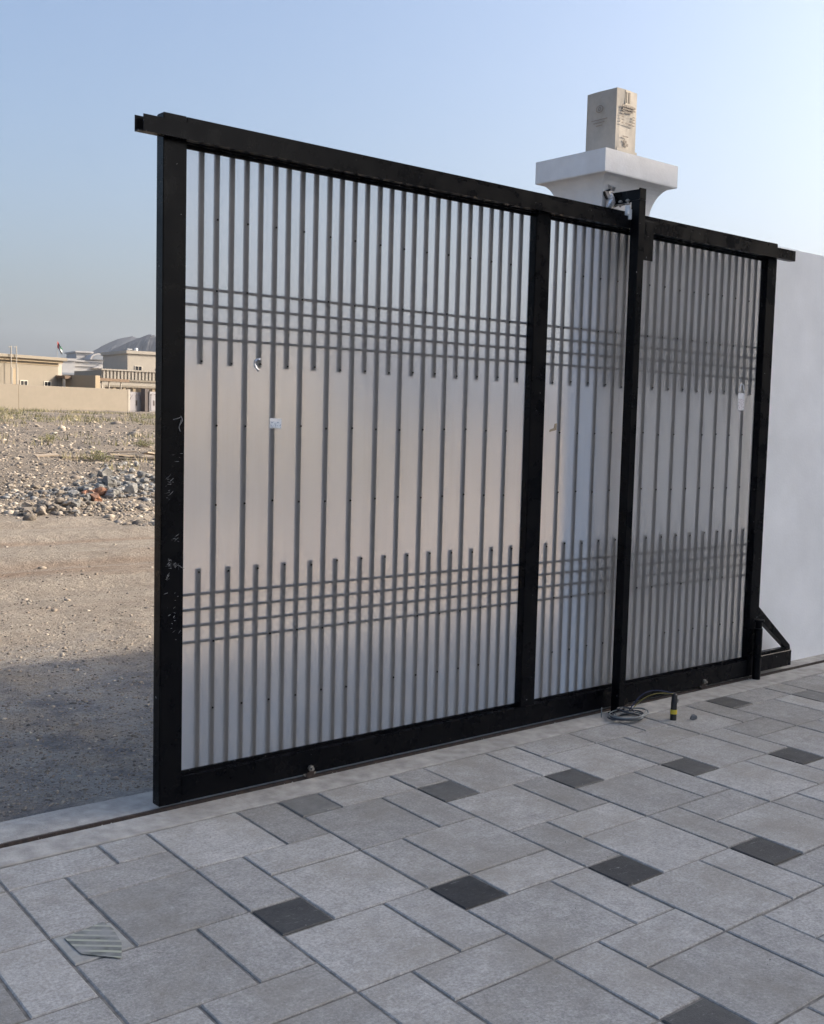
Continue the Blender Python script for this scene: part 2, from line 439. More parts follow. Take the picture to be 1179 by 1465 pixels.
# hills on the horizon
def hill(name, prof, r0, r1, seed):
    us = [p[0] for p in prof]; vsx = [p[1] for p in prof]
    U = np.linspace(us[0], us[-1], 260); V = np.interp(U, us, vsx)
    rows = 26; v = []; f = []
    for j in range(rows):
        t = j/(rows-1)
        for i, (u, vv) in enumerate(zip(U, V)):
            top = at_range(u, vv, r1); H = top[2]
            if t <= .75: q = t/.75; r = r0+(r1-r0)*q
            else: q = 1-(t-.75)/.25*.9; r = r1+(t-.75)*900
            d = ray(u, 700.); d = d[:2]/np.hypot(*d[:2])
            fr = vnoise(np.array(u*.11+seed), np.array(j*.5+seed), seed)*.35+vnoise(np.array(u*.31), np.array(j*1.1), seed+1)*.2+vnoise(np.array(u*.9), np.array(j*1.9), seed+2)*.22
            z = -8+(H+8)*max(0., q**1.15*(1+float(fr)*4*q*(1-q)))
            v.append((CAM[0]+d[0]*r+float(fr)*30, CAM[1]+d[1]*r, z))
    n = len(U)
    for j in range(rows-1):
        for i in range(n-1): f.append((j*n+i, j*n+i+1, (j+1)*n+i+1, (j+1)*n+i))
    me = bpy.data.meshes.new(name); me.from_pydata(v, [], f); me.update(); me.materials.append(MATS['hill_rock'])
    tag(link(name, me), kind='structure')
hill('hills', [(-900,560),(-500,540),(-300,552),(-100,520),(0,512),(20,509),(36,508.5),(42,506.5),(47,503.2),(53,506.5),(60,508.5),(86,509),(106,507.5),(122,503.5),(133,498),(142.5,492.4),(152,487),(163,482.5),(171,479.5),(179,477.5),(186,478.5),(195,478),(210,482),(260,500),(340,520),(500,500),(700,530),(1000,520),(1500,560)], 1350, 1620, 3)
hill('hills', [(60,588),(90,575),(110,540),(130,515),(148.6,502.6),(160,496),(169,491),(182,485),(195,480),(203,477),(209.7,475.4),(218,476.4),(226,476),(260,470),(300,478),(360,470),(430,490),(520,510),(700,560)], 1000, 1250, 9)

# ------------------------------------------------------------------ paving, sill, track
OX, OY, UX, UY, SH = -.324, -1.043, .198, .204, .05
SILL_Y = -.225
def pw(X, Y): return (OX+UX*(X+SH*Y), OY+UY*Y)
paving = MB().box(-7, 14, -8.3, SILL_Y, -.075, -.0055).build('paving', 'joint_sand')
tag(paving, kind='structure')
FLIP = {(0,0):1,(1,0):0,(2,0):1,(3,0):1,(-1,0):1,(2,1):1,(1,1):0,(3,1):1,(4,1):1,(0,-1):1,(1,-1):1}
DUST = {(1,1):.42,(2,1):.30,(3,1):.18,(4,1):.18,(5,1):.08,(5,2):.38,(6,2):.2,(-1,0):.97,(0,0):.06,(1,0):0,(2,0):.03,(3,0):.05}
stones = []
for i in range(-9, 16):
    for j in range(-6, 9):
        ox, oy = 3*i, -i+5*j
        fl = FLIP.get((i, j), (i*7+j*3) % 3 != 0)
        dj = j if True else 0
        L_ = [('d', 0, -1, 1, 0), ('g', 0, 0, 1, 2), ('g', 0, 2, 2, 4), ('g', 2, 2, 3, 4)]
        L_ += [('g', 1, -1, 3, 1), ('g', 1, 1, 3, 2)] if fl else [('g', 1, 0, 3, 2), ('g', 1, -1, 3, 0)]
        for k, x0, y0, x1, y1 in L_:
            y1c = min(oy+y1, 4.0)
            if y1c-(oy+y0) < .15: continue
            cx, cy = pw(ox+(x0+x1)/2, (oy+y0+y1c)/2)
            if cx < -6.5 or cx > 13 or cy < -8: continue
            d = math.hypot(cx-1.2, (cy+1.6)*1.3)
            stones.append((d, k, ox+x0, oy+y0, ox+x1, y1c, (i, j)))
# those in or near the picture are objects of their own, the rest one mesh
stones.sort()
def paver_faces(X0, Y0, X1, Y1, rs, g=.0048):
    """bevelled slab with slightly uneven arrises"""
    c = []
    ix, iy = .0050, .0046
    for X, Y, sx, sy in ((X0,Y0,1,1),(X1,Y0,-1,1),(X1,Y1,-1,-1),(X0,Y1,1,-1)):
        x, y = pw(X, Y); c.append((x+sx*ix, y+sy*iy, sx, sy))
    b = .0028
    bot = [(x, y, -.06) for x, y, *_ in c]; mid = [(x, y, -.0035) for x, y, *_ in c]
    top = [(x+sx*b*rs.uniform(.7, 1.6), y+sy*b*rs.uniform(.7, 1.6), 0) for x, y, sx, sy in c]
    v = bot+mid+top
    f = [(8,9,10,11)]+[(i, (i+1) % 4, 4+(i+1) % 4, 4+i) for i in range(4)]+[(4+i, 4+(i+1) % 4, 8+(i+1) % 4, 8+i) for i in range(4)]
    return v, f
rs = random.Random(5)
rest = {'g': MB(), 'd': MB()}
cache = {}
NP = 300
for q, (d, k, X0, Y0, X1, Y1, ij) in enumerate(stones):
    dz = rs.uniform(-.0016, .0012)
    if q >= NP:
        v, f = paver_faces(X0, Y0, X1, Y1, rs); rest[k].add([(a, b, c+dz) for a, b, c in v], f); continue
    key = (k, X1-X0, round(Y1-Y0, 3), rs.randrange(4))
    if key not in cache:
        hx, hy = (X1-X0)/2, (Y1-Y0)/2
        v, f = paver_faces(-hx, -hy, hx, hy, rs)
        me = bpy.data.meshes.new('paving_stone'); me.from_pydata([(a-OX, b-OY, c) for a, b, c in v], [], f); me.update()
        me.materials.append(MATS['paver_dark' if k == 'd' else 'paver_grey']); cache[key] = me
    o = link('paving_stone', cache[key], paving)
    cx, cy = pw((X0+X1)/2, (Y0+Y1)/2)
    o.location = (cx, cy, dz); o.rotation_euler = (rs.uniform(-.002, .002), rs.uniform(-.002, .002), rs.uniform(-.0025, .0025))
    if k == 'd': o['dust'] = float(DUST.get(ij, rs.uniform(.02, .6)))
for k, nm in (('g', 'paver_grey'), ('d', 'paver_dark')):
    if rest[k].v: tag(rest[k].build('outer_paving_stones', nm, paving), kind='stuff')

sill = MB().box(-7, 14, SILL_Y+.004, -.056, -.07, .002).build('sill', 'concrete_sill', None, .004)
tag(sill, kind='structure')
# slab behind the track with a ragged outer edge
sb = MB(); n = 160
xs = np.linspace(-7, 14, n)
ed = .225+.05*vnoise(xs*1.1, xs*0, 4)+.03*vnoise(xs*4.1, xs*0, 6)
ed = np.where(xs > 2.6, .3, ed)
for a in range(n-1):
    x0, x1, e0, e1 = xs[a], xs[a+1], ed[a], ed[a+1]
    sb.add([(x0,-.006,.0),(x1,-.006,.0),(x1,e1-.03,-.002),(x0,e0-.03,-.002),(x1,e1+.05,-.05),(x0,e0+.05,-.05),(x0,-.006,-.06),(x1,-.006,-.06)],
           [(0,1,2,3),(3,2,4,5),(6,7,1,0)])
tag(sb.build('slab', 'concrete_sill'), kind='structure')
track = thing('gate_track', 'rusty steel gate rail in a slot along the sill', 'rail', (-7, -.031, -.03))
local(MB().box(-7, 14, -.057, -.005, -.062, -.022).build('slot_bed', 'rust'), track)
local(MB().prism([(-.042, -.022), (-.020, -.022), (-.026, .006), (-.036, .006)], 'x', -7, 14).build('rail', 'rust'), track)

# ------------------------------------------------------------------ sliding gate
GX0, GX1 = -.137, 4.083
GY0, GY1 = -.045, .012
ZB, ZBT, ZTB, ZT = .018, .124, 2.650, 2.752
PIT_ = .0694
gate = thing('sliding_gate', 'tall black framed sliding gate with frosted panels and dark vertical bars', 'gate', ((GX0+GX1)/2, -.02, .01))
gp = lambda o: local(o, gate)
posts = [(-.137, -.036), (1.924, 2.030), (3.980, 4.083)]
for k, (a, b) in enumerate(posts):
    if k == 1: gp(MB().box(a, b, GY0+.0015, GY1-.002, ZBT-.002, ZTB+.002).build('frame_post', 'black_paint', None, .003, seg=2))
    else: gp(MB().box(a, b, GY0, GY1, ZB, ZT).build('frame_post', 'black_paint', None, .003, seg=2))
gp(MB().box(-.0365, 3.9805, GY0+.001, GY1-.001, ZTB, ZT-.001).build('top_rail', 'black_paint', None, .003, seg=2))
gp(MB().box(-.0365, 3.9805, GY0+.001, GY1-.001, ZB+.001, ZBT).build('bottom_rail', 'black_paint', None, .003, seg=2))
for a, b in ((-.036, 1.924), (2.03, 3.98)):
    gp(MB().box(a+.001, b-.001, -.011, -.0035, ZBT, ZBT+.014).build('sheet_bead', 'black_paint'))
    gp(MB().box(a+.001, b-.001, -.011, -.0035, ZTB-.012, ZTB).build('sheet_bead', 'black_paint'))
    sh = MB(); sh.add([(a-.004, 0, ZBT-.004), (b+.004, 0, ZBT-.004), (b+.004, 0, ZTB+.004), (a-.004, 0, ZTB+.004)], [(0, 1, 2, 3)])
    o = gp(sh.build('frosted_sheet', 'frosted_sheet'))
    if o.data.polygons[0].normal.y > 0: o.data.flip_normals()
rowsU = [2.1033, 2.0379, 1.9720, 1.9066]; rowsL = [.8641, .8002, .7341, .6660]
STU, STL = 1.802, .969
BW, BD = .0215, .0125
BY = .0025
def bar_mesh(z0, z1):
    m = MB().box(-BW/2, BW/2, 0, BD, z0, z1).mesh('bar'); m.materials.append(MATS['bar_paint']); return m
m_long = bar_mesh(ZBT-.002, ZTB+.002); m_up = bar_mesh(STU, ZTB+.002); m_lo = bar_mesh(ZBT-.002, STL)
for po in (0.0, 2.066):
    scr = MB()
    def screw(x, z):
        x += random.uniform(-.003, .003); z += random.uniform(-.006, .006)
        scr.prism([(x+.0042*math.cos(a), z+.0042*math.sin(a)) for a in np.linspace(0, 2*math.pi, 7)[:-1]], 'y', -.0035, -.0005)
    for k in range(1, 28):
        cx = po+k*PIT_-BW/2
        for me in ((m_up, m_lo) if k % 2 else (m_long,)):
            o = link('bar', me); gp(o); o.location = Vector((cx+random.uniform(-.001, .001), BY, 0))-Vector(gate.location)
            o.rotation_euler = (0, random.uniform(-.0008, .0008), 0)
        if k % 2:
            screw(cx+.002, STU+.014); screw(cx+.002, STL-.014)
        else:
            for z in (2.385, rowsU[0], 1.555, 1.235, rowsL[3], .375):
                if random.random() < .93: screw(cx+.002, z)
    a, b = (-.036, 1.924) if po == 0 else (2.03, 3.98)
    for z in rowsU+rowsL:
        m = MB().box(a-.002, b+.002, BY+.0008, BY+BD-.001, z-.0056, z+.0056)
        gp(m.build('cross_bar', 'bar_paint'))
    tag(gp(scr.build('sheet_screws', 'screw')), kind='stuff')
# guide channel along the top
ch = MB()
ch.box(-.240, 4.221, -.085, -.081, 2.655, 2.718); ch.box(-.258, 4.221, -.0808, -.0465, 2.655, 2.659)
ch.box(-.258, 4.221, -.0498, -.0462, 2.6592, 2.716)
gp(ch.build('guide_channel', 'black_paint'))
# beam running on past the last post, with its brace
gp(MB().box(4.0835, 4.492, GY0, GY1, .030, .134).build('tail_beam', 'black_paint', None, .003))
br = MB()
br.prism([(4.084, .470), (4.084, .395), (4.440, .152), (4.448, .1345), (4.500, .1345), (4.490, .165)], 'y', -.030, .004)
br.box(4.0845, 4.439, -.029, .003, .1345, .152)
gp(br.build('tail_brace', 'black_paint'))
# wheels hidden in the bottom rail: axle bolts
for x, z in ((.60, .045), (3.52, .048)):
    b = MB(); b.prism([(x+.014*math.cos(a), z+.014*math.sin(a)) for a in np.linspace(0, 2*math.pi, 7)[:-1]], 'y', -.058, GY0)
    b.tube([(x, -.070, z), (x, -.058, z)], .007, 8)
    gp(b.build('axle_bolt', 'bolt_steel'))
    gp(MB().prism([(x-.022, z-.045), (x+.024, z-.045), (x+.02, z-.018), (x-.018, z-.018)], 'y', -.0475, -.0455).build('rust_plate', 'rust'))
    w = MB(); w.tube([(x, -.043, z-.002), (x, -.019, z-.002)], .042, 20); gp(w.build('wheel', 'bolt_steel'))
# loop of wire caught in a hole of the front post and small scrapes
w = MB(); wp = [(-.056+.006*math.sin(t*1.3), -.047-.004*math.sin(t*.9), 1.592-.012*t) for t in np.linspace(0, 5, 12)]
wp += [(-.060-.004*math.sin(t), -.052, 1.532+.010*t) for t in np.linspace(0, 4.5, 9)]
w.tube(wp, .0012, 5); w.tube([(-.088, -.047, 1.577), (-.072, -.052, 1.582), (-.058, -.048, 1.586)], .0014, 5)
gp(w.build('wire_loop', 'scrape'))
sc = MB(); rs2 = random.Random(3)
for cx, cz, sx, sz, n_ in ((-.075, 1.000, .030, .010, 26), (-.105, .955, .006, .012, 8), (-.098, 1.02, .008, .006, 8), (-.07, 1.10, .02, .012, 8), (-.10, 1.31, .018, .05, 18), (-.08, .80, .025, .08, 16), (-.06, 1.42, .02, .02, 4)):
    for _ in range(n_):
        x = min(max(cx+rs2.gauss(0, sx*.6), -.132), -.042); z = cz+rs2.gauss(0, sz*.6); l = rs2.choice((rs2.uniform(.001, .004), rs2.uniform(.004, .014))); h = rs2.uniform(.0004, .0014); t = rs2.uniform(-.5, .9)
        c, s_ = math.cos(t), math.sin(t)
        sc.add([(x+a*l*c-b*h*s_, GY0-.0006, z+a*l*s_+b*h*c) for a, b in ((-1,-.6),(.5,-1),(1,.3),(-.3,1))], [(0, 1, 2, 3)])
tag(gp(sc.build('paint_scrapes', 'scrape')), kind='stuff')

# stickers and scraps stuck on the sheets: things of their own
def sticker(name, label, cat, x0, x1, z0, z1, m, tilt=0.0):
    root = thing(name, label, cat, ((x0+x1)/2, -.002, z0))
    w, h = x1-x0, z1-z0; g = MB()
    nx = 6
    for a in range(nx):
        xa, xb = -w/2+w*a/nx, -w/2+w*(a+1)/nx
        ya, yb = -.0016-.002*(abs(a/nx-.5)*2)**3, -.0016-.002*(abs((a+1)/nx-.5)*2)**3
        g.box(xa, xb, min(ya, yb), min(ya, yb)+.0008, 0, h)
    o = g.build('paper', 'paper_white', root)
    g2 = MB().box(-w/2+.004, w/2-.004, -.0048, -.0042, .004, h*.68); g2.build('printing', m, root)
    root.rotation_euler = (0, tilt, 0); return root
sticker('price_sticker', 'small white sticker with blue print on a gate bar', 'sticker', .386, .446, 1.548, 1.591, 'sticker_print', .03)
lb = sticker('hang_tag', 'tall narrow printed white tag with a looped top beside the last gate post', 'tag', 3.795, 3.862, 1.708, 1.815, 'label_print', -.02)
t = MB(); t.tube([(-.024+.024*math.cos(a)*1.0+.024, -.004, .118+.045*math.sin(a)) for a in np.linspace(0, math.pi, 12)], .0035, 6)
t.build('tag_loop', 'paper_white', lb)
tp = MB(); tp.add([(2.112,-.004,1.555),(2.165,-.0045,1.565),(2.170,-.003,1.600),(2.150,-.006,1.598),(2.146,-.004,1.575),(2.118,-.003,1.567)], [(0,1,4,5),(1,2,3,4)])
tp.add([(2.112,-.002,1.555),(2.165,-.0025,1.565),(2.170,-.001,1.600),(2.150,-.004,1.598),(2.146,-.002,1.575),(2.118,-.001,1.567)], [(5,4,1,0),(4,3,2,1)])
tag(tp.build('tape_scrap', 'cardboard_tape'), 'torn scrap of pale tape on a bar of the second panel', 'tape')
cw = MB(); cw.tube([(.318+.010*math.cos(a)*(1-.3*a/6), -.008-.006*math.sin(a*1.7), 1.832-.006*a+.012*math.sin(a)) for a in np.linspace(0, 5.5, 16)], [.004+.003*math.sin(k*.8)**2 for k in range(16)], 5)
tag(cw.build('plastic_curl', 'foil'), 'crumpled shred of clear plastic on a short upper bar', 'plastic')

# ------------------------------------------------------------------ guide post with roller bracket
gpost = thing('guide_post', 'slim black steel post in front of the gate with a roller bracket on top', 'post', (2.617, -.12, 0))
q = lambda o: local(o, gpost)
q(MB().box(2.590, 2.644, -.150, -.092, 0.0, 2.800).build('post', 'black_paint', None, .003))
q(MB().box(2.575, 2.66, -.165, -.088, .0022, .008).build('base_plate', 'black_paint'))
bk = MB(); bk.prism([(-.148, 2.858), (.075, 2.862), (.105, 2.835), (.105, 2.775), (.02, 2.790), (-.088, 2.799), (-.088, 2.802), (-.148, 2.802)], 'x', 2.612, 2.622)
bk.box(2.592, 2.642, -.149, -.141, 2.801, 2.860)
q(bk.build('bracket', 'black_paint'))
for y in (-.062, -.012, .045):
    b = MB(); b.tube([(2.598, y, 2.775), (2.598, y, 2.812)], .006, 8); b.tube([(2.598, y, 2.800), (2.598, y, 2.808)], .0125, 6); b.tube([(2.598, y, 2.784), (2.598, y, 2.788)], .016, 10)
    q(b.build('bolt', 'bolt_steel'))
rl = MB().box(2.580, 2.622, -.062, .068, 2.7885, 2.7945); q(rl.build('roller_plate', 'black_paint'))
for y, r in ((-.068, .0165), (.038, .0165)):
    b = MB(); b.tube([(2.596, y, z) for z in (2.700, 2.704, 2.772, 2.776)], [r*.85, r, r, r*.85], 18)
    q(b.build('roller', 'nylon', None, smooth=False))
b = MB().box(2.574, 2.6085, -.1005, -.0865, 2.698, 2.752); b.box(2.556, 2.574, -.099, -.088, 2.722, 2.746); b.box(2.6085, 2.622, -.0905, -.0865, 2.720, 2.764)
q(b.build('nylon_guide', 'nylon', None, .002))
q(MB().box(2.6445, 2.778, -.104, -.098, 2.497, 2.706).build('stop_plate', 'black_paint', None, .001))
# torn wrapping round the end of the bracket
tw = MB(); rs3 = random.Random(8)
pr = []
for k in range(9):
    a = k/8
    pr.append((2.580+.010*math.sin(k*1.9), .048+.01*math.cos(k*1.1), 2.745+.150*a))
tw.tube(pr, [.02+.010*rs3.random() for _ in pr], 7)
tw.v = [(x+rs3.uniform(-.007, .007), y+rs3.uniform(-.007, .007), z+rs3.uniform(-.006, .006)) for x, y, z in tw.v]
tw.mi = [rs3.choice((0, 0, 1)) for _ in tw.f]
q(tw.build('torn_wrapping', ['foil', 'rubber_black']))

stop = thing('stop_tube', 'short black steel tube standing at the tail of the gate', 'post', (4.035, -.078, 0))
local(MB().tube([(4.035, -.078, 0), (4.035, -.078, .33)], .026, 18).build('tube', 'black_paint'), stop)
local(MB().tube([(4.035, -.078, .331), (4.035, -.078, .372)], .0215, 18).build('tube_neck', 'black_paint'), stop)
local(MB().tube([(4.037, -.078, .3725), (4.037, -.078, .386)], .033, 18).build('tube_cap', 'black_paint'), stop)

# ------------------------------------------------------------------ pillar and wall
pil = thing('gate_pillar', 'white plastered gate pillar with a flared square cap', 'pillar', (2.76, .23, 0))
px0, px1, py0, py1 = 2.562, 2.962, .09, .39
local(MB().box(px0, px1, py0, py1, -.05, 2.72).build('shaft', 'pillar_plaster', None, .006, seg=2), pil)
cap = MB(); prof = []
for k in range(11):
    a = k/10*math.pi/2
    prof.append((.092*(1-math.cos(a)), 2.7205+.222*math.sin(a)))
prof += [(.104, 2.9455), (.106, 2.952), (.106, 3.068)]
rings = []
for o_, z in prof:
    s = 1.12
    rings.append([(px0-o_, py0-o_, z), (px1+o_*s, py0-o_, z), (px1+o_*s, py1+o_, z), (px0-o_, py1+o_, z)])
vs_ = [p for r_ in rings for p in r_]; fs_ = []
for k in range(len(rings)-1):
    for i in range(4): fs_.append((k*4+i, k*4+(i+1) % 4, (k+1)*4+(i+1) % 4, (k+1)*4+i))
fs_ += [(3, 2, 1, 0), tuple(range(len(vs_)-4, len(vs_)))]
cap.add(vs_, fs_)
local(cap.build('cap', 'pillar_plaster'), pil)
bw = MB().box(px1+.001, 13.5, .105, .305, -.06, 2.782).build('boundary_wall', 'white_plaster', None, .008, seg=2)
tag(bw, 'long smooth white plastered wall running on from the gate pillar', 'wall')

# ------------------------------------------------------------------ cardboard box on the pillar
box = thing('cardboard_box', 'tall printed brown cardboard box standing on the pillar cap', 'box', (2.775, .12, 3.0685), )
bxw, bxd, bxh = .172, .215, .385
g = MB(); ny, nz = 5, 7
def bulge(t): return math.sin(math.pi*t)
V = []
def face(o, ux, uz, nrm, amp, nu=6, nv=8):
    vv = []; ff = []
    for j in range(nv+1):
        for i in range(nu+1):
            a, c = i/nu, j/nv
            d = amp*bulge(a)*bulge(c)+(.006*math.sin(7*c+3*a))*bulge(a)
            vv.append([o[k]+ux[k]*a+uz[k]*c+nrm[k]*d for k in range(3)])
    for j in range(nv):
        for i in range(nu): ff.append((j*(nu+1)+i, j*(nu+1)+i+1, (j+1)*(nu+1)+i+1, (j+1)*(nu+1)+i))
    g.add(vv, ff)
hx = bxw/2
face((-hx, 0, 0), (bxw, 0, 0), (0, 0, bxh), (0, -1, 0), .004)
face((-hx, bxd, 0), (0, -bxd, 0), (0, 0, bxh), (-1, 0, 0), .010)
face((hx, 0, 0), (0, bxd, 0), (0, 0, bxh), (1, 0, 0), .006)
face((hx, bxd, 0), (-bxw, 0, 0), (0, 0, bxh), (0, 1, 0), .004)
g.add([(-hx,0,bxh),(hx,0,bxh),(hx,bxd,bxh),(-hx,bxd,bxh)], [(0,1,2,3)])
g.build('carton', 'cardboard', box)
MB().prism([(-hx-.004, 0.0), (hx+.006, 0.0), (hx+.002, .058), (-hx+.004, .064)], 'y', -.012, -.0085).build('flap', 'cardboard', box)
MB().box(-.022, .024, -.0075, -.0060, bxh-.085, bxh-.001).build('tape', 'cardboard_tape', box)
pt = MB(); rs4 = random.Random(2)
def text_line(x0, x1, z, h, gap=.35):
    x = x0
    while x < x1:
        w = rs4.uniform(.004, .010)
        pt.box(x, min(x+w, x1), -.0125, -.0095, z, z+h*rs4.uniform(.8, 1)); x += w+rs4.uniform(.0015, .004)
text_line(-.045, .062, .288, .014); text_line(-.045, .062, .275, .008); text_line(-.045, .035, .262, .006)
for z in (.246, .232, .216, .200): text_line(-.05, -.032, z, .006); text_line(.045, .060, z-.004, .006)
text_line(-.02, .04, .200, .005); text_line(-.035, .01, .128, .006)
for dx, dz in ((-.015, .105), (.0, .10), (-.008, .086), (.012, .085)): pt.box(dx-.012, dx, -.0125, -.0095, dz-.006, dz+.008)
for dx in (-.014, .004, .012): pt.box(dx, dx+.006, -.0095, -.0076, bxh-.07, bxh-.012)
tag(pt.build('printing', 'print_ink', box), kind='stuff')
# printed eye-shaped ring and lines on the side face
ey = MB()
def ring(r0, r1, sq):
    n = 22
    for k in range(n):
        a, b = 2*math.pi*k/n, 2*math.pi*(k+1)/n
        pts = [(bxd*.5+r*math.cos(t)*1.0, .285+sq*r*math.sin(t)) for r, t in ((r0, a), (r1, a), (r1, b), (r0, b))]
        ey.add([(-hx-.0165, y, z) for y, z in pts], [(0, 1, 2, 3)])
ring(.022, .027, .75); ring(.006, .010, 1)
for k, (a, b) in enumerate(((.05, .165), (.07, .15), (.085, .13))): ey.box(-hx-.0160, -hx-.0150, a, b, .225-.016*k, .2285-.016*k)
tag(ey.build('side_printing', 'print_ink', box), kind='stuff')

# ------------------------------------------------------------------ odds and ends on the paving
coil = thing('cable_coil', 'loose coil of grey and dark cable at the foot of the guide post', 'cable', (2.60, -.21, 0))
cq = lambda o: local(o, coil)
rs5 = random.Random(4)
def loop(cx, cy, rx, ry, z0, ph, turns, jit):
    pts = []; n_ = int(26*turns)
    for k in range(n_+1):
        a = ph+2*math.pi*turns*k/n_
        jx = 1+jit*math.sin(a*1.7+ph)+jit*.5*math.sin(a*3.1)
        pts.append((cx+rx*jx*math.cos(a), cy+ry*jx*math.sin(a), z0+.006+.007*abs(math.sin(a*.5+ph*2))+.0035*k/26))
    return pts
for k in range(4):
    cq(MB().tube(loop(2.585+rs5.uniform(-.02, .02), -.222+rs5.uniform(-.02, .015), .088+.012*k, .062+.008*k, .002+.004*k, k*1.3, 1.35, .09), .0042, 7).build('cable', 'cable_grey' if k % 2 else 'cable_dark', None, smooth=True))
cq(MB().tube(loop(2.60, -.20, .045, .040, .028, .4, 1.6, .2), .004, 7).build('cable', 'cable_dark', None, smooth=True))
cq(MB().tube([(2.585-.12, -.135, z) for z in (.006, .03, .06)], .003, 6).build('cable_end', 'cable_grey', None, smooth=True))
def arc(p0, p1, h, n_=18, side=0.0):
    p0, p1 = np.array(p0), np.array(p1); out = []
    for k in range(n_+1):
        t = k/n_; p = p0*(1-t)+p1*t; p = p+np.array([0, side*math.sin(math.pi*t), h*math.sin(math.pi*t)]); out.append(tuple(p))
    return out
tx, ty = 2.772, -.383
tag(MB().tube(arc((2.615, -.205, .04), (tx+.002, ty+.002, .146), .05, side=.03), .0032, 7).build('blue_cable', 'cable_blue', None, smooth=True), 'thin dark blue cable arching from the coil to the taped tube', 'cable')
tag(MB().tube(arc((2.70, -.145, .006), (tx-.004, ty+.004, .146), .035, side=.02)[::-1]+[(2.64, -.15, .005), (2.58, -.13, .005)], .0022, 7).build('yellow_cable', 'cable_yellow', None, smooth=True), 'thin yellow cable arching from the sill to the taped tube', 'cable')
tb = thing('taped_tube', 'small black tube standing on the paving with a band of yellow tape', 'tube', (tx, ty, 0))
MB().tube([(0,0,.0), (.0,0,.03), (.004,.002,.10), (.009,.003,.138), (.010,.003,.146)], [.0175,.0175,.0165,.0145,.008], 16).build('tube', 'rubber_black', tb, smooth=False)
MB().tube([(.001,.0,.034), (.0025,.001,.058)], .0188, 16).build('tape_band', 'tape_yellow', tb)
MB().tube([(.012,-.014,.098), (.014,-.016,.118)], .006, 8).build('clip', 'bolt_steel', tb)
st = link('loose_stone', rock_mesh('loose_stone', 'stone_grey', 21, 2, .024, .020, .018, .3)); st.location = (2.866, -.447, .0155)
tag(st, 'fist sized grey stone lying beside the taped tube', 'stone')
# made-up striped patch standing in for a retouching smear on the paving
ss = MB(); n_ = 9
p00 = on_z(92, 1343, 0); c1 = on_z(147, 1320, 0); c2 = on_z(162, 1330, 0); c3 = on_z(174, 1350, 0); c4 = on_z(174, 1372, 0); c5 = on_z(116, 1366, 0)
poly = [p00, c1, c2, c3, c4, c5]; cen = sum(poly)/6
def scrap(z): return [(p[0], p[1], z+.0012) for i, p in enumerate(poly)]
ss.add(scrap(.002)+[(cen[0], cen[1], .0034)], [(6, i, (i+1) % 6) for i in range(6)])
ss.add(scrap(.0005)+[(cen[0], cen[1], .0020)], [(6, (i+1) % 6, i) for i in range(6)])
def stripes():
    m, N, L, p = node_mat('retouch_stripes')
    g_ = N.new('ShaderNodeNewGeometry'); mp = N.new('ShaderNodeMapping'); mp.inputs['Rotation'].default_value = (0, 0, R(40)); L.new(g_.outputs['Position'], mp.inputs['Vector'])
    w_ = N.new('ShaderNodeTexWave'); w_.bands_direction = 'Y'; w_.inputs['Scale'].default_value = 9.5; w_.inputs['Distortion'].default_value = .6
    L.new(mp.outputs[0], w_.inputs['Vector'])
    r_ = N.new('ShaderNodeMapRange'); r_.inputs[1].default_value = .62; r_.inputs[2].default_value = .78; L.new(w_.outputs['Fac'], r_.inputs[0])
    c = mixc(N, L, r_.outputs[0], (.085, .092, .07), (.42, .43, .31))
    c = mixc(N, L, noise(N, L, g_.outputs['Position'], 14, 5, .6, .35, .65, 0, .95), c, (.27, .265, .25))
    L.new(c, p.inputs['Base Color']); p.inputs['Roughness'].default_value = .55
stripes()
tag(ss.build('retouch_patch', 'retouch_stripes'), 'added flat green and cream striped patch standing in for a retouching smear', 'mark')
# grit along the joints
gr = MB(); rs6 = random.Random(9)
for k in range(420):
    if k < 170:
        x = rs6.uniform(-1, 6); y = rs6.choice((-.06, -.064, -.003))+rs6.gauss(0, .008)
    else:
        Y = rs6.randint(-8, 4); x, y = pw(rs6.uniform(-2, 18), Y+rs6.gauss(0, .05))
    if k > 380: x, y = rs6.uniform(-1, 5), rs6.uniform(-2.4, -.3)
    s_ = rs6.uniform(.0012, .0042)
    vv = [(x+s_*rs6.uniform(.6, 1.3)*a, y+s_*rs6.uniform(.6, 1.3)*b, .0005+s_*c*rs6.uniform(.5, 1)) for a, b, c in ((1,0,0),(0,1,0),(-1,0,0),(0,-1,0),(0,0,1.3))]
    gr.add(vv, [(0,1,4),(1,2,4),(2,3,4),(3,0,4)])
tag(gr.build('grit', 'paper_white' if False else 'concrete_sill'), kind='stuff')

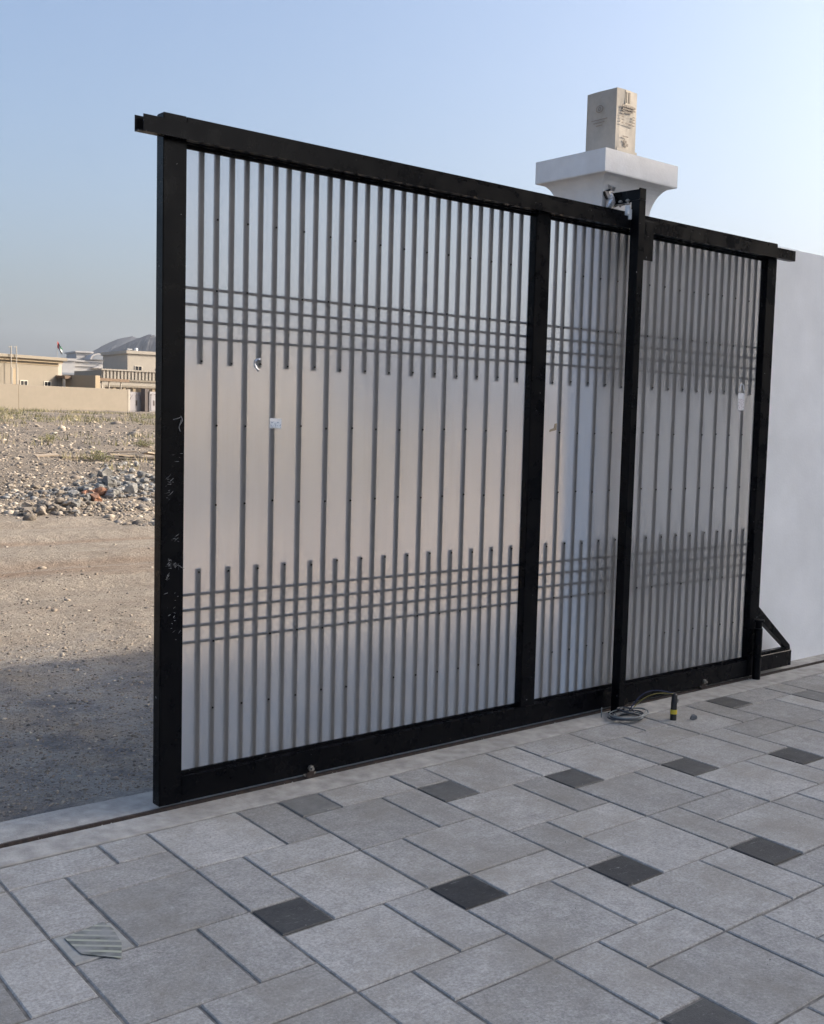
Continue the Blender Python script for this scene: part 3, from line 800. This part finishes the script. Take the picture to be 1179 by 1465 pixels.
# ------------------------------------------------------------------ gravel, rubble and scrub outside
ICO = None
def stones_mesh(name, pts, sizes, cols, seed):
    bm = bmesh.new(); bmesh.ops.create_icosphere(bm, subdivisions=1, radius=1)
    bv = np.array([v.co for v in bm.verts]); bf = np.array([[v.index for v in f.verts] for f in bm.faces]); bm.free()
    rs_ = np.random.default_rng(seed); n = len(pts)
    nv, nf = len(bv), len(bf)
    base = bv[None]*(1+rs_.uniform(-.38, .3, (n, nv, 1)))
    base = base*rs_.uniform(.6, 1.3, (n, 1, 3))*np.array([1, 1, .62])
    a = rs_.uniform(0, 6.28, n); c, s = np.cos(a), np.sin(a)
    x = base[..., 0]*c[:, None]-base[..., 1]*s[:, None]; y = base[..., 0]*s[:, None]+base[..., 1]*c[:, None]
    V = np.stack([x, y, base[..., 2]], -1)*sizes[:, None, None]+pts[:, None, :]
    F = (bf[None]+np.arange(n)[:, None, None]*nv).reshape(-1, 3)
    me = bpy.data.meshes.new(name)
    me.vertices.add(n*nv); me.vertices.foreach_set('co', V.reshape(-1).astype(np.float32))
    me.loops.add(F.size); me.loops.foreach_set('vertex_index', F.reshape(-1).astype(np.int32))
    me.polygons.add(len(F)); me.polygons.foreach_set('loop_start', np.arange(0, F.size, 3, dtype=np.int32)); me.polygons.foreach_set('loop_total', np.full(len(F), 3, np.int32))
    me.update(calc_edges=True)
    at = me.attributes.new('col', 'FLOAT_COLOR', 'POINT')
    C = np.repeat(np.concatenate([cols, np.ones((n, 1))], 1), nv, 0); at.data.foreach_set('color', C.reshape(-1).astype(np.float32))
    me.materials.append(MATS['stone_attr'])
    return tag(link(name, me), kind='stuff')
def scatter(n, v0, v1, u0=-110, u1=330, power=1.0):
    u = RNG.uniform(u0, u1, n); v = v0+(v1-v0)*RNG.uniform(0, 1, n)**power
    d = CF[None]*FPX+CR[None]*(u-IW/2)[:, None]-CU[None]*(v-IH/2)[:, None]
    t = -CAM[2]/np.minimum(d[:, 2], -1e-3); P = CAM[None]+d*t[:, None]
    rr = np.hypot(P[:, 0]-CAM[0], P[:, 1]-CAM[1])
    ok = (P[:, 1] > .35) & (rr < 150) & ((P[:, 0] < 2.4) | (P[:, 1] > .6))
    return P[ok], rr[ok]
def drop(P): P[:, 2] = terrain(P[:, 0], P[:, 1]); return P
pal = np.array([(.34,.285,.225),(.26,.22,.18),(.42,.35,.27),(.20,.18,.16),(.50,.43,.34),(.31,.255,.195)])
# near gravel
P, rr = scatter(15000, 800, 1180, -60, 330, .55); P = drop(P)
stones_mesh('gravel', P, RNG.lognormal(math.log(.0038), .55, len(P))*np.clip(rr/6, .8, 3), pal[RNG.integers(0, 6, len(P))]*RNG.uniform(.6, 1.15, (len(P), 1)), 1)
# rubble field: true ranges come from where the rising ground is
def field(n, r0, r1, a0, a1, pw_=1.0):
    r = 1/(1/r0+(1/r1-1/r0)*RNG.uniform(0, 1, n)**pw_); a = np.radians(RNG.uniform(a0, a1, n))
    x, y = CAM[0]+r*np.sin(a), CAM[1]+r*np.cos(a)
    return np.stack([x, y, terrain(x, y)], -1), r
P, rr = field(26000, 16.5, 98, 12, 36, 1.25)
keep = vnoise(P[:, 0]*.25, P[:, 1]*.25, 8) > -.28; P, rr = P[keep], rr[keep]
stones_mesh('rubble_field', P, RNG.lognormal(math.log(.021), .6, len(P))*np.clip(rr/26, .8, 2.3), pal[RNG.integers(0, 6, len(P))]*RNG.uniform(.55, 1.25, (len(P), 1)), 2)
P, rr = field(420, 7, 18, 10, 38)
stones_mesh('road_stones', P, RNG.lognormal(math.log(.009), .65, len(P)), pal[RNG.integers(0, 6, len(P))]*RNG.uniform(.7, 1.2, (len(P), 1)), 3)

GR = np.geomspace(3, 125, 3000)
def heap_bits(n, cx, cy, sx, sy, cols, seed, name):
    x = RNG.normal(cx, sx, n); y = RNG.normal(cy, sy, n)
    P_ = np.stack([x, y, terrain(x, y)+.01], -1)
    stones_mesh(name, P_, RNG.lognormal(math.log(.030), .5, n), np.array(cols)[RNG.integers(0, len(cols), n)]*RNG.uniform(.6, 1.3, (n, 1)), seed)
heap_bits(1500, 7.3, 15.7, 1.25, .75, [(.25,.245,.235),(.17,.165,.16),(.34,.33,.31),(.20,.17,.14)], 31, 'heap_fragments')
heap_bits(700, 5.3, 13.3, .8, .4, [(.28,.24,.19),(.18,.16,.14),(.36,.31,.25)], 32, 'heap_fragments')
def gz(x, y): return float(terrain(np.array(x), np.array(y)))
def gpt(u, v):
    """where a pixel's ray meets the sloping ground"""
    d = ray(u, v); d = d/np.hypot(d[0], d[1])
    p = CAM[None]+d[None]*GR[:, None]; w = np.nonzero(p[:, 2] <= terrain(p[:, 0], p[:, 1]))[0]
    return p[w[0]] if len(w) else CAM+d*120
# heaped rubble by the roadside: single chunks
chunk_m = {}
def chunk(name, label, cat, m, u, v, size, shape=(1, 1, .7), group=None, lift=.35, rz=None):
    s_ = rs6.randrange(8); key = (m, s_, shape)
    if key not in chunk_m: chunk_m[key] = rock_mesh(name, m, s_+17*len(m), 2, *shape, .5)
    o = link(name, chunk_m[key]); p = gpt(u, v)
    o.location = (p[0], p[1], gz(p[0], p[1])+size*shape[2]*lift); o.scale = (size,)*3
    o.rotation_euler = (rs6.uniform(-.35, .35), rs6.uniform(-.35, .35), rs6.uniform(0, 6.28) if rz is None else rz)
    return tag(o, label, cat, group)
G1 = 'grey concrete lumps in the roadside heap'
for k in range(130):
    t_ = rs6.random(); u = 100+t_*168; v = 706-18*t_+rs6.gauss(0, 11)-14*math.sin(math.pi*min(1, t_*1.2))
    chunk('concrete_lump', 'broken grey concrete lump in the heap across the track', 'rubble', 'rubble_concrete', u, v+4, rs6.uniform(.035, .12), rs6.choice(((1, .7, .5), (1, 1, .7), (1.3, .6, .35))), G1, rs6.uniform(.2, 1.6))
G2 = 'brown stones in the low end of the roadside heap'
for k in range(80):
    t_ = rs6.random(); u = 38+t_*100; v = 733-24*t_+rs6.gauss(0, 5)
    chunk('brown_stone', 'pale brown stone in the low tail of the roadside heap', 'stone', 'rubble_brown', u, v+3, rs6.uniform(.035, .11), rs6.choice(((1, .8, .7), (1.2, .8, .6))), G2, rs6.uniform(.2, 1.2))
G3 = 'brown stones along the edge of the field'
for k in range(40):
    u = rs6.uniform(-60, 90); v = 700+rs6.gauss(0, 7)
    chunk('brown_stone', 'weathered brown stone lying along the edge of the field', 'stone', 'rubble_brown', u, v, rs6.uniform(.04, .11), (1, .8, .6), G3, .3)
for k in range(7):
    chunk('brick_lump', 'orange broken brick lump in the roadside heap', 'brick', 'brick_orange', 122+k*3.8+rs6.uniform(-2, 2), 711+rs6.gauss(0, 3), rs6.uniform(.07, .13), (1, .7, .75), 'orange brick lumps in the heap', .6)
for u, v, s_ in ((149, 682, .16), (157, 697, .15), (136, 699, .14), (188, 706, .15), (196, 668, .13)):
    chunk('concrete_block', 'large pale concrete block on top of the roadside heap', 'rubble', 'rubble_concrete', u, v, s_, (1, .75, .8) if u != 136 else (1.5, .5, .35), 'large concrete blocks on the heap', .7)
for k in range(16):
    u = rs6.choice((rs6.uniform(25, 175), rs6.uniform(60, 180), rs6.uniform(200, 260))); v = 655+rs6.gauss(0, 5)
    L_ = rs6.uniform(.2, .75); w_ = rs6.uniform(.05, .15)
    o = MB().box(-L_, L_, -w_, w_, -.02, .02).build('board', 'board_wood')
    p = gpt(u, v); o.location = (p[0], p[1], gz(p[0], p[1])+.05)
    o.rotation_euler = (rs6.uniform(-.2, .2), rs6.uniform(-.12, .12), YAW*-1+rs6.gauss(.2, .35)+R(14))
    tag(o, 'weathered flat board lying in the rubble behind the heap', 'board', 'scrap boards behind the heap')
# sparse dry grass and low shrubs
gb = []; gc = []; gf = []
def tuft(x, y, h, n, spread, col):
    z = gz(x, y)
    for _ in range(n):
        a = rs6.uniform(0, 6.28); rr_ = spread*math.sqrt(rs6.random()); bx_, by_ = x+rr_*math.cos(a), y+rr_*math.sin(a)
        l = rs6.gauss(0, .45); hh = h*rs6.uniform(.5, 1.1); w_ = .018*h/.4*rs6.uniform(.7, 1.6); b_ = rs6.uniform(0, 3.14); o = len(gb)
        gb.extend([(bx_-w_*math.cos(b_), by_-w_*math.sin(b_), z), (bx_+w_*math.cos(b_), by_+w_*math.sin(b_), z), (bx_+l*hh*math.cos(a), by_+l*hh*math.sin(a), z+hh)])
        gf.append((o, o+1, o+2)); k_ = rs6.uniform(.7, 1.25); gc.extend([(col[0]*k_, col[1]*k_, col[2]*k_, 1)]*3)
for k in range(1500):
    r_ = rs6.choice((rs6.uniform(70, 98), rs6.uniform(82, 98), rs6.uniform(30, 98))); a = R(rs6.uniform(11, 36)); x, y = CAM[0]+r_*math.sin(a), CAM[1]+r_*math.cos(a)
    if float(vnoise(np.array(x*.12), np.array(y*.12), 12)) < -.1: continue
    tuft(x, y, rs6.uniform(.15, .42), 16, .6, rs6.choice(((.25, .225, .12), (.20, .195, .10), (.33, .28, .17))))
me = bpy.data.meshes.new('dry_grass'); me.from_pydata(gb, [], gf); me.update()
at_ = me.attributes.new('col', 'FLOAT_COLOR', 'POINT'); at_.data.foreach_set('color', np.array(gc, np.float32).reshape(-1)); me.materials.append(MATS['grass_dry'])
tag(link('dry_grass', me), kind='stuff')
def shrub(u, v, w_, h_, label, col):
    p = gpt(u, v); root = thing('shrub', label, 'shrub', (p[0], p[1], gz(p[0], p[1])))
    st_, lf = MB(), MB()
    for k in range(16):
        a = rs6.uniform(0, 6.28); e = rs6.uniform(.4, 1.3)
        tip = (w_*math.cos(a)*math.cos(e), w_*math.sin(a)*math.cos(e), h_*math.sin(e))
        st_.tube([(0, 0, -.02), (tip[0]*.5, tip[1]*.5, tip[2]*.6), tip], [.008, .006, .003], 4)
        for q_ in range(46):
            t_ = rs6.uniform(.25, 1.05); c = [tip[i]*t_+rs6.gauss(0, .035) for i in range(3)]
            d1 = [rs6.gauss(0, .02) for _ in range(3)]; d2 = [rs6.gauss(0, .02) for _ in range(3)]
            lf.add([c, [c[i]+d1[i] for i in range(3)], [c[i]+d2[i] for i in range(3)]], [(0, 1, 2)])
    st_.build('stems', 'board_wood', root); o = lf.build('foliage', 'shrub_leaf', root)
shrub(139, 661, .55, .34, 'low yellow green shrub behind the scrap boards', 0)
shrub(8, 607, 1.3, .75, 'green shrub in the field before the tan compound wall', 0)
shrub(70, 632, .5, .3, 'sparse green shrub in the middle of the stony field', 0)
shrub(205, 640, .5, .3, 'thin green shrub in the field before the ornate gate', 0)

# ------------------------------------------------------------------ houses beyond the field
class Front:
    """a facade from left foot to right foot; s runs along it, t back from it"""
    def __init__(s, uL, rL, uR, rR):
        a = at_range(uL, 585, rL); b = at_range(uR, 585, rR)
        s.o = np.array([a[0], a[1]]); d = np.array([b[0], b[1]])-s.o; s.L = np.hypot(*d); s.e = d/s.L
        s.n = np.array([-s.e[1], s.e[0]])
        s.rz = math.atan2(s.e[1], s.e[0])
    def s_at(s, u, v=560, t=0.0):
        d = ray(u, v); o = s.o+s.n*t
        m = np.array([[d[0], -s.e[0]], [d[1], -s.e[1]]]); k = np.linalg.solve(m, o-CAM[:2]); return k[1]
    def z_at(s, u, v, t=0.0):
        d = ray(u, v); o = s.o+s.n*t
        m = np.array([[d[0], -s.e[0]], [d[1], -s.e[1]]]); k = np.linalg.solve(m, o-CAM[:2]); return CAM[2]+d[2]*k[0]
    def root(s, name, label, cat, z=1.5, group=None):
        o = thing(name, label, cat, (s.o[0], s.o[1], 0), group); o.rotation_euler = (0, 0, s.rz); return o
def rect(F, u0, v0, u1, v1, t=0.0):
    """pixel rectangle -> s0,s1,z0,z1 on the plane t"""
    s0, s1 = F.s_at(u0, (v0+v1)/2, t), F.s_at(u1, (v0+v1)/2, t)
    um = (u0+u1)/2
    return min(s0, s1), max(s0, s1), F.z_at(um, v1, t), F.z_at(um, v0, t)
def window(F, root, u0, v0, u1, v1, t=0.0, fr=.07, arch=False):
    a, b, c, d = rect(F, u0, v0, u1, v1, t)
    w = MB().box(a-fr, a, t-.06, t+.02, c-fr, d+fr); w.box(b, b+fr, t-.06, t+.02, c-fr, d+fr); w.box(a, b, t-.06, t+.02, d, d+fr); w.box(a, b, t-.09, t+.02, c-fr, c)
    w.box((a+b)/2-.02, (a+b)/2+.02, t-.045, t-.012, c, d)
    o = w.build('window', 'window_frame', root)
    MB().box(a, b, t-.012, t-.004, c, d).build('pane', 'window_dark', o)

# compound wall
FW = Front(-170, 99, 183, 111)
zb = 1.2
cw_ = FW.root('compound_wall', 'long plain tan compound wall across the stony field', 'wall')
zt0, zt1 = FW.z_at(0, 549.5), FW.z_at(183, 557)
ztop = (zt0+zt1)/2; sj = FW.s_at(26.5)
for a, b in ((0, sj-.012), (sj+.012, FW.L)):
    MB().box(a, b, 0, .22, zb, ztop).build('wall_panel', 'tan_render', cw_, .02)
MB().box(sj-.012, sj+.012, .02, .2, zb, ztop-.01).build('joint', 'tan_trim', cw_)
MB().box(FW.L+.002, FW.L+.25, -.02, .24, zb, ztop+.02).build('end_pier', 'cream_render', cw_, .02)

# first house
F1 = Front(-190, 102.5, 83.5, 114)
h1 = F1.root('tan_house', 'flat roofed tan house with a deep cornice behind the compound wall', 'house')
z1 = F1.z_at(60, 513)
MB().box(0, F1.L, 0, 11, 1.0, z1-.35).build('wall', 'tan_render', h1, .03)
MB().box(-.35, F1.L+.30, -.35, 11.3, z1-.35, z1-.12).build('cornice', 'tan_trim', h1)
MB().box(-.62, F1.L+.58, -.62, 11.5, z1-.119, z1+.18).build('cornice', 'tan_render', h1, .03)
MB().box(-.02, F1.L+.02, -.05, 0.0, z1-.62, z1-.50).build('moulding', 'tan_trim', h1)
window(F1, h1, 29.5, 545, 38.7, 551); window(F1, h1, 63.5, 546.5, 72, 552)
a, b, c, d = rect(F1, 18, 527, 24.2, 549.5)
MB().box(a, b, -.03, .01, c, d).build('shutter', 'tan_trim', h1)
for k in (a-.09, b): MB().box(k, k+.09, -.08, .01, c, d+.1).build('shutter_frame', 'cream_render', h1)
for u in (8.6, 16.2):
    s0 = F1.s_at(u); o = MB(); o.tube([(s0, -.75, 1.2), (s0, -.75, F1.z_at(u, 494, -.75))], .05, 8); zt = F1.z_at(u, 496, -.75)
    o.tube([(s0, -.75, zt), (s0-.28, -.75, zt)], .03, 6); o.build('standpipe', 'cream_render', h1)
a, b, c, d = rect(F1, -6, 497.5, 2.6, 506.5, 2)
tk = MB(); pc = ((a+b)/2, 2.6); tk.tube([(pc[0], pc[1], z) for z in (z1+.18, d-.12, d-.03, d)], [.42, .42, .34, .14], 18)
o = tk.build('water_tank', 'tank_white'); o.matrix_world = h1.matrix_basis
bpy.context.view_layer.update()
def place(o, F):  # mesh built in a facade's frame, kept as a thing of its own
    o.location = (F.o[0], F.o[1], 0); o.rotation_euler = (0, 0, F.rz); return o
place(o, F1); tag(o, 'white cylindrical water tank on the flat roofed tan house', 'tank')
# projecting side wing that throws the slanting shadow on the front
MB().box(F1.L+.62, F1.L+1.2, -4.5, 6, 1.0, F1.z_at(84, 536.5)).build('side_wing', 'tan_trim', h1)
MB().box(F1.L+.1, F1.L+.6, .2, 10, 1.0, F1.z_at(84, 520)).build('side_return', 'cream_render', h1)

# carport
FC = Front(91, 113, 183, 119)
cp = FC.root('carport', 'brown flat carport canopy on slim posts behind the wall', 'carport')
zc = FC.z_at(94, 541)
MB().prism([(-.2, zc-.06), (5.2, zc+.22), (5.2, zc+.42), (-.2, zc+.22)], 'x', 0, FC.L).build('canopy', 'brown_awning', cp)
for u in (92.6, 103, 129.5, 146.6, 157, 174):
    s0 = max(.1, FC.s_at(u)); MB().tube([(s0, .1, 1.1), (s0, .1, zc-.06)], .07 if u > 93 else .14, 8).build('post', 'cream_render', cp)
FB = Front(92, 121, 150, 122.5)
bkw = FB.root('back_wall', 'low pale wall in the shade under the carport', 'wall')
MB().box(0, FB.L, 0, .25, 1.0, FB.z_at(110, 547)).build('panel', 'cream_render', bkw)
for u0, u1 in ((96, 102), (104, 128)):
    a, b, c, d = rect(FB, u0, 548, u1, 556, 0); MB().box(a, b, -.06, -.005, 1.2, FB.z_at(110, 548.5)).build('recess_panel', 'gate_dark', bkw)

# white house with the arched gable
F2 = Front(82, 170, 107, 170.6)
h2 = F2.root('white_house', 'white house with arched gable and stepped cornices in the distance', 'house')
zw = F2.z_at(95, 513)
MB().box(0, F2.L, 0, 14, .5, zw-.3).build('wall', 'white_render', h2)
MB().box(-.2, F2.L+.2, -.25, 14.2, zw-.3, zw+.05).build('cornice', 'white_render', h2)
s0, s1 = F2.s_at(107), F2.s_at(163)
MB().box(s0+.01, s1, 1.0, 14, .5, zw-.45).build('wall', 'white_render', h2)
for k, (z, e) in enumerate(((zw-.1, .25), (zw-.75, .18), (zw-1.45, .12))):
    MB().box(s0-.1, s1+.1, 1-e, 1.2, z-.22, z).build('cornice', 'white_render', h2)
a, b, c, d = rect(F2, 109.5, 504.8, 131, 513, 4)
MB().box(a, b, 4, 10, zw-.2, d).build('roof_block', 'white_render', h2); MB().box(a-.25, b+.25, 3.7, 10.2, d, d+.22).build('cornice', 'white_render', h2)
a, b, c, d = rect(F2, 129, 505.5, 153, 515, .6)
def arch_poly(a, b, z0, h, n_=14): return [((a+b)/2+(b-a)/2*math.cos(t), z0+h*math.sin(t)) for t in np.linspace(0, math.pi, n_)]
MB().prism(arch_poly(a, b, c, d-c), 'y', .5, 4).build('arched_gable', 'white_render', h2)
MB().prism(arch_poly(a+(b-a)*.17, b-(b-a)*.17, c+.05, (d-c)*.78), 'y', .44, .49).build('gable_panel', 'grey_roof', h2)
a, b, c, d = rect(F2, 133, 521.5, 157, 527, -.4)
MB().prism([(a, c), (b, c), ((a+b)/2, d)], 'y', -.6, 1).build('pediment', 'white_render', h2)
a, b, c, d = rect(F2, 119, 529, 126.5, 534.5, .9)
MB().prism(arch_poly(a, b, c, d-c), 'y', .93, .99).build('arched_window', 'window_dark', h2)
a, b, c, d = rect(F2, 83, 532, 119, 536, -3)
MB().box(a, b, -3, 0, c, c+.28).build('porch_roof', 'grey_roof', h2)
MB().box(a, b, -2.9, -.02, .5, c-.01).build('porch_wall', 'white_render', h2)

# second tan house
F3 = Front(146, 131, 320, 137)
h3 = F3.root('cream_house', 'two storey cream house with a balustraded terrace', 'house')
zp = F3.z_at(170, 530.5); zpb = F3.z_at(170, 545)
MB().box(0, F3.L, 0, 9, .8, zpb).build('wall', 'cream_render', h3)
MB().box(-.15, F3.L, -.15, 9, zpb, zpb+.18).build('cornice', 'tan_render', h3)
MB().box(.0, F3.L, .12, .3, zpb+.18, zp).build('parapet_back', 'tan_render', h3)
MB().box(-.05, .16, .1, 9, zpb+.18, zp).build('parapet', 'tan_render', h3)
MB().box(-.1, F3.L, -.1, .34, zp, zp+.16).build('coping', 'cream_render', h3)
nb = int(F3.L/.42); bal = MB().box(-.11, .11, 0, .1, zpb+.19, zp-.01).mesh('baluster'); bal.materials.append(MATS['cream_render'])
for k in range(nb):
    o = link('baluster', bal, h3); o.location = (.25+k*.42, .005, 0)
s0, s1, c, zu = rect(F3, 182.5, 507, 330, 531, 4)
MB().box(s0, s1, 4, 12, zpb, zu-.25).build('upper_wall', 'cream_render', h3)
MB().box(s0-.2, s1+.2, 3.8, 12.2, zu-.25, zu+.12).build('upper_cornice', 'cream_render', h3)
window(F3, h3, 193.5, 524.3, 202.5, 531, 4); window(F3, h3, 223.6, 528.5, 232, 534, 4)
a, b, c, d = rect(F3, 150, 553.5, 300, 556, -1.6)
MB().box(a, b, -1.6, -.02, c, c+.22).build('eaves', 'tan_render', h3)
for k in range(9): MB().box(a+1+k*1.15, a+1.35+k*1.15, -1.5, -1.3, c-.45, c-.005).build('eaves_bracket', 'tan_trim', h3)
a, b, c, d = rect(F3, 194.5, 497.5, 199.6, 506, 6)
tk = MB(); tk.tube([((a+b)/2, 6.5, z) for z in (zu+.12, d-.15, d-.05, d)], [(b-a)/2, (b-a)/2, (b-a)*.4, .1], 18)
tk.box(a-.9, a-.3, 6.4, 6.6, d-.25, d-.17); tk.box(a-.62, a-.56, 6.45, 6.55, zu+.12, d-.25)
tag(place(tk.build('water_tank', 'tank_white'), F3), 'white water tank with a side pipe on the two storey cream house', 'tank')

# ornate compound gates
def ornate(uL, uR, r0, label):
    F = Front(uL, r0, uR, r0*1.015); g_ = F.root('ornate_gate', label, 'gate', group='ornate gates by the compound wall')
    zt = F.z_at((uL+uR)/2, 560.8); z0 = 1.3; L_ = F.L
    MB().box(0, L_, 0, .08, z0, zt).build('leaf', 'gate_lilac', g_)
    n_ = max(1, round(L_/1.55)); w_ = L_/n_
    for k in range(n_):
        a, b = k*w_+.16, (k+1)*w_-.16; zs = zt-.16-(b-a)*.42
        def outline(i): return [(a+i, z0+.45+i)]+[((a+b)/2-((b-a)/2-i)*math.cos(t), zs+((b-a)*.42-i)*math.sin(t)) for t in np.linspace(0, math.pi, 12)]+[(b-i, z0+.45+i)]
        o1, o2 = outline(0), outline(.09); fr = MB()
        n2 = len(o1)
        for i in range(n2):
            j = (i+1) % n2; fr.add([(o1[i][0], -.05, o1[i][1]), (o1[j][0], -.05, o1[j][1]), (o2[j][0], -.05, o2[j][1]), (o2[i][0], -.05, o2[i][1]), (o1[i][0], 0, o1[i][1]), (o1[j][0], 0, o1[j][1]), (o2[j][0], 0, o2[j][1]), (o2[i][0], 0, o2[i][1])], [(0,1,2,3),(0,4,5,1),(3,2,6,7)])
        fr.build('arch_moulding', 'gate_lilac', g_)
        MB().box((a+b)/2-.09, (a+b)/2+.09, -.03, -.002, (z0+zt)/2-.2, (z0+zt)/2+.3).build('inset', 'gate_dark', g_)
        for x in (a+.02, b-.02): MB().box(x-.06, x+.06, -.04, -.002, zt-.38, zt-.26).build('corner_boss', 'gate_dark', g_)
    return F
ornate(183.8, 206.5, 111.5, 'pale lilac ornate gate leaf butting the end of the compound wall')
ornate(214, 238, 112.5, 'pale lilac ornate gate leaf beyond the dark gate pier')
FP = Front(207.5, 112.2, 213, 112.6)
gpr = place(MB().box(0, FP.L, 0, .5, 1.2, FP.z_at(210, 556)).build('gate_pier', 'gate_dark'), FP); tag(gpr, 'dark brown pier between the two ornate gates', 'pier')

# flag
pf = at_range(82.0, 560, 140)
fl = thing('flagpole', 'thin flagpole with a limp red green white and black flag', 'flag', (pf[0], pf[1], 0))
zt = at_range(82.5, 487, 140)[2]
MB().tube([(0, 0, 1), (0, 0, zt)], [.04, .025], 8).build('pole', 'pole_metal', fl)
e = np.array([CR[0], CR[1]]); e /= np.hypot(*e); hfl = 1.3
for nm, z0, z1_, s0, s1 in (('flag_red', 0, 1, 0, .25), ('flag_green', .68, 1, .25, 1), ('flag_white', .34, .68, .25, 1), ('flag_black', 0, .34, .25, 1)):
    m = MB(); n_ = 8; vv = []
    for i in range(n_+1):
        s_ = s0+(s1-s0)*i/n_
        for zz in (z0, z1_):
            x = .03+.55*s_; dz = -.85*s_; yy = .1*math.sin(s_*7)
            vv.append((e[0]*x-e[1]*yy, e[1]*x+e[0]*yy, zt-.1-.75+.75*zz+dz))
    m.add(vv, [(2*i, 2*i+2, 2*i+3, 2*i+1) for i in range(n_)]); m.build('flag_panel', nm, fl)

# ------------------------------------------------------------------ unseen building, sized and placed to cast the yard's shade
VY, VH = -13.8, 18.0
vil = thing('shade_building', 'unseen tall pale building sized and placed to shade the yard', 'building', (44, VY-6, 0))
vq = lambda o: local(o, vil)
vq(MB().box(18, 71, VY-12, VY-.3, -.1, VH-.4).build('wall', 'cream_render', None, .02))
vq(MB().box(17.7, 71.3, VY-12.3, VY, VH-.399, VH).build('cornice', 'white_render', None, .02))
wf = MB().box(-.08, 1.6, .001, .06, -.08, 0); wf.box(-.08, 0, .001, .06, 0, 1.5); wf.box(1.52, 1.6, .001, .06, 0, 1.5); wf.box(-.08, 1.6, .001, .06, 1.5, 1.58)
wm = wf.mesh('window'); wm.materials.append(MATS['window_frame']); pm = MB().box(0, 1.52, .002, .02, 0, 1.5).mesh('pane'); pm.materials.append(MATS['window_dark'])
for k in range(13):
    for st_ in range(5):
        o = vq(link('window', wm)); o.location = Vector((20.0+k*3.9, VY-.3, 1.2+st_*3.4))-Vector(vil.location)
        link('pane', pm, o)

# ------------------------------------------------------------------ air
hz = MB().box(-3300, 3300, -3300, 3300, -12, 240).build('haze', 'paper_white'); hz.data.materials.clear()
hm = bpy.data.materials.new('haze_air'); hm.use_nodes = True; hm.node_tree.nodes.clear()
ho = hm.node_tree.nodes.new('ShaderNodeOutputMaterial'); hv = hm.node_tree.nodes.new('ShaderNodeVolumePrincipled')
hv.inputs['Color'].default_value = (.80, .88, 1.0, 1); hv.inputs['Density'].default_value = .00015; hv.inputs['Anisotropy'].default_value = .2
hm.node_tree.links.new(hv.outputs[0], ho.inputs['Volume']); hz.data.materials.append(hm)
tag(hz, kind='stuff')
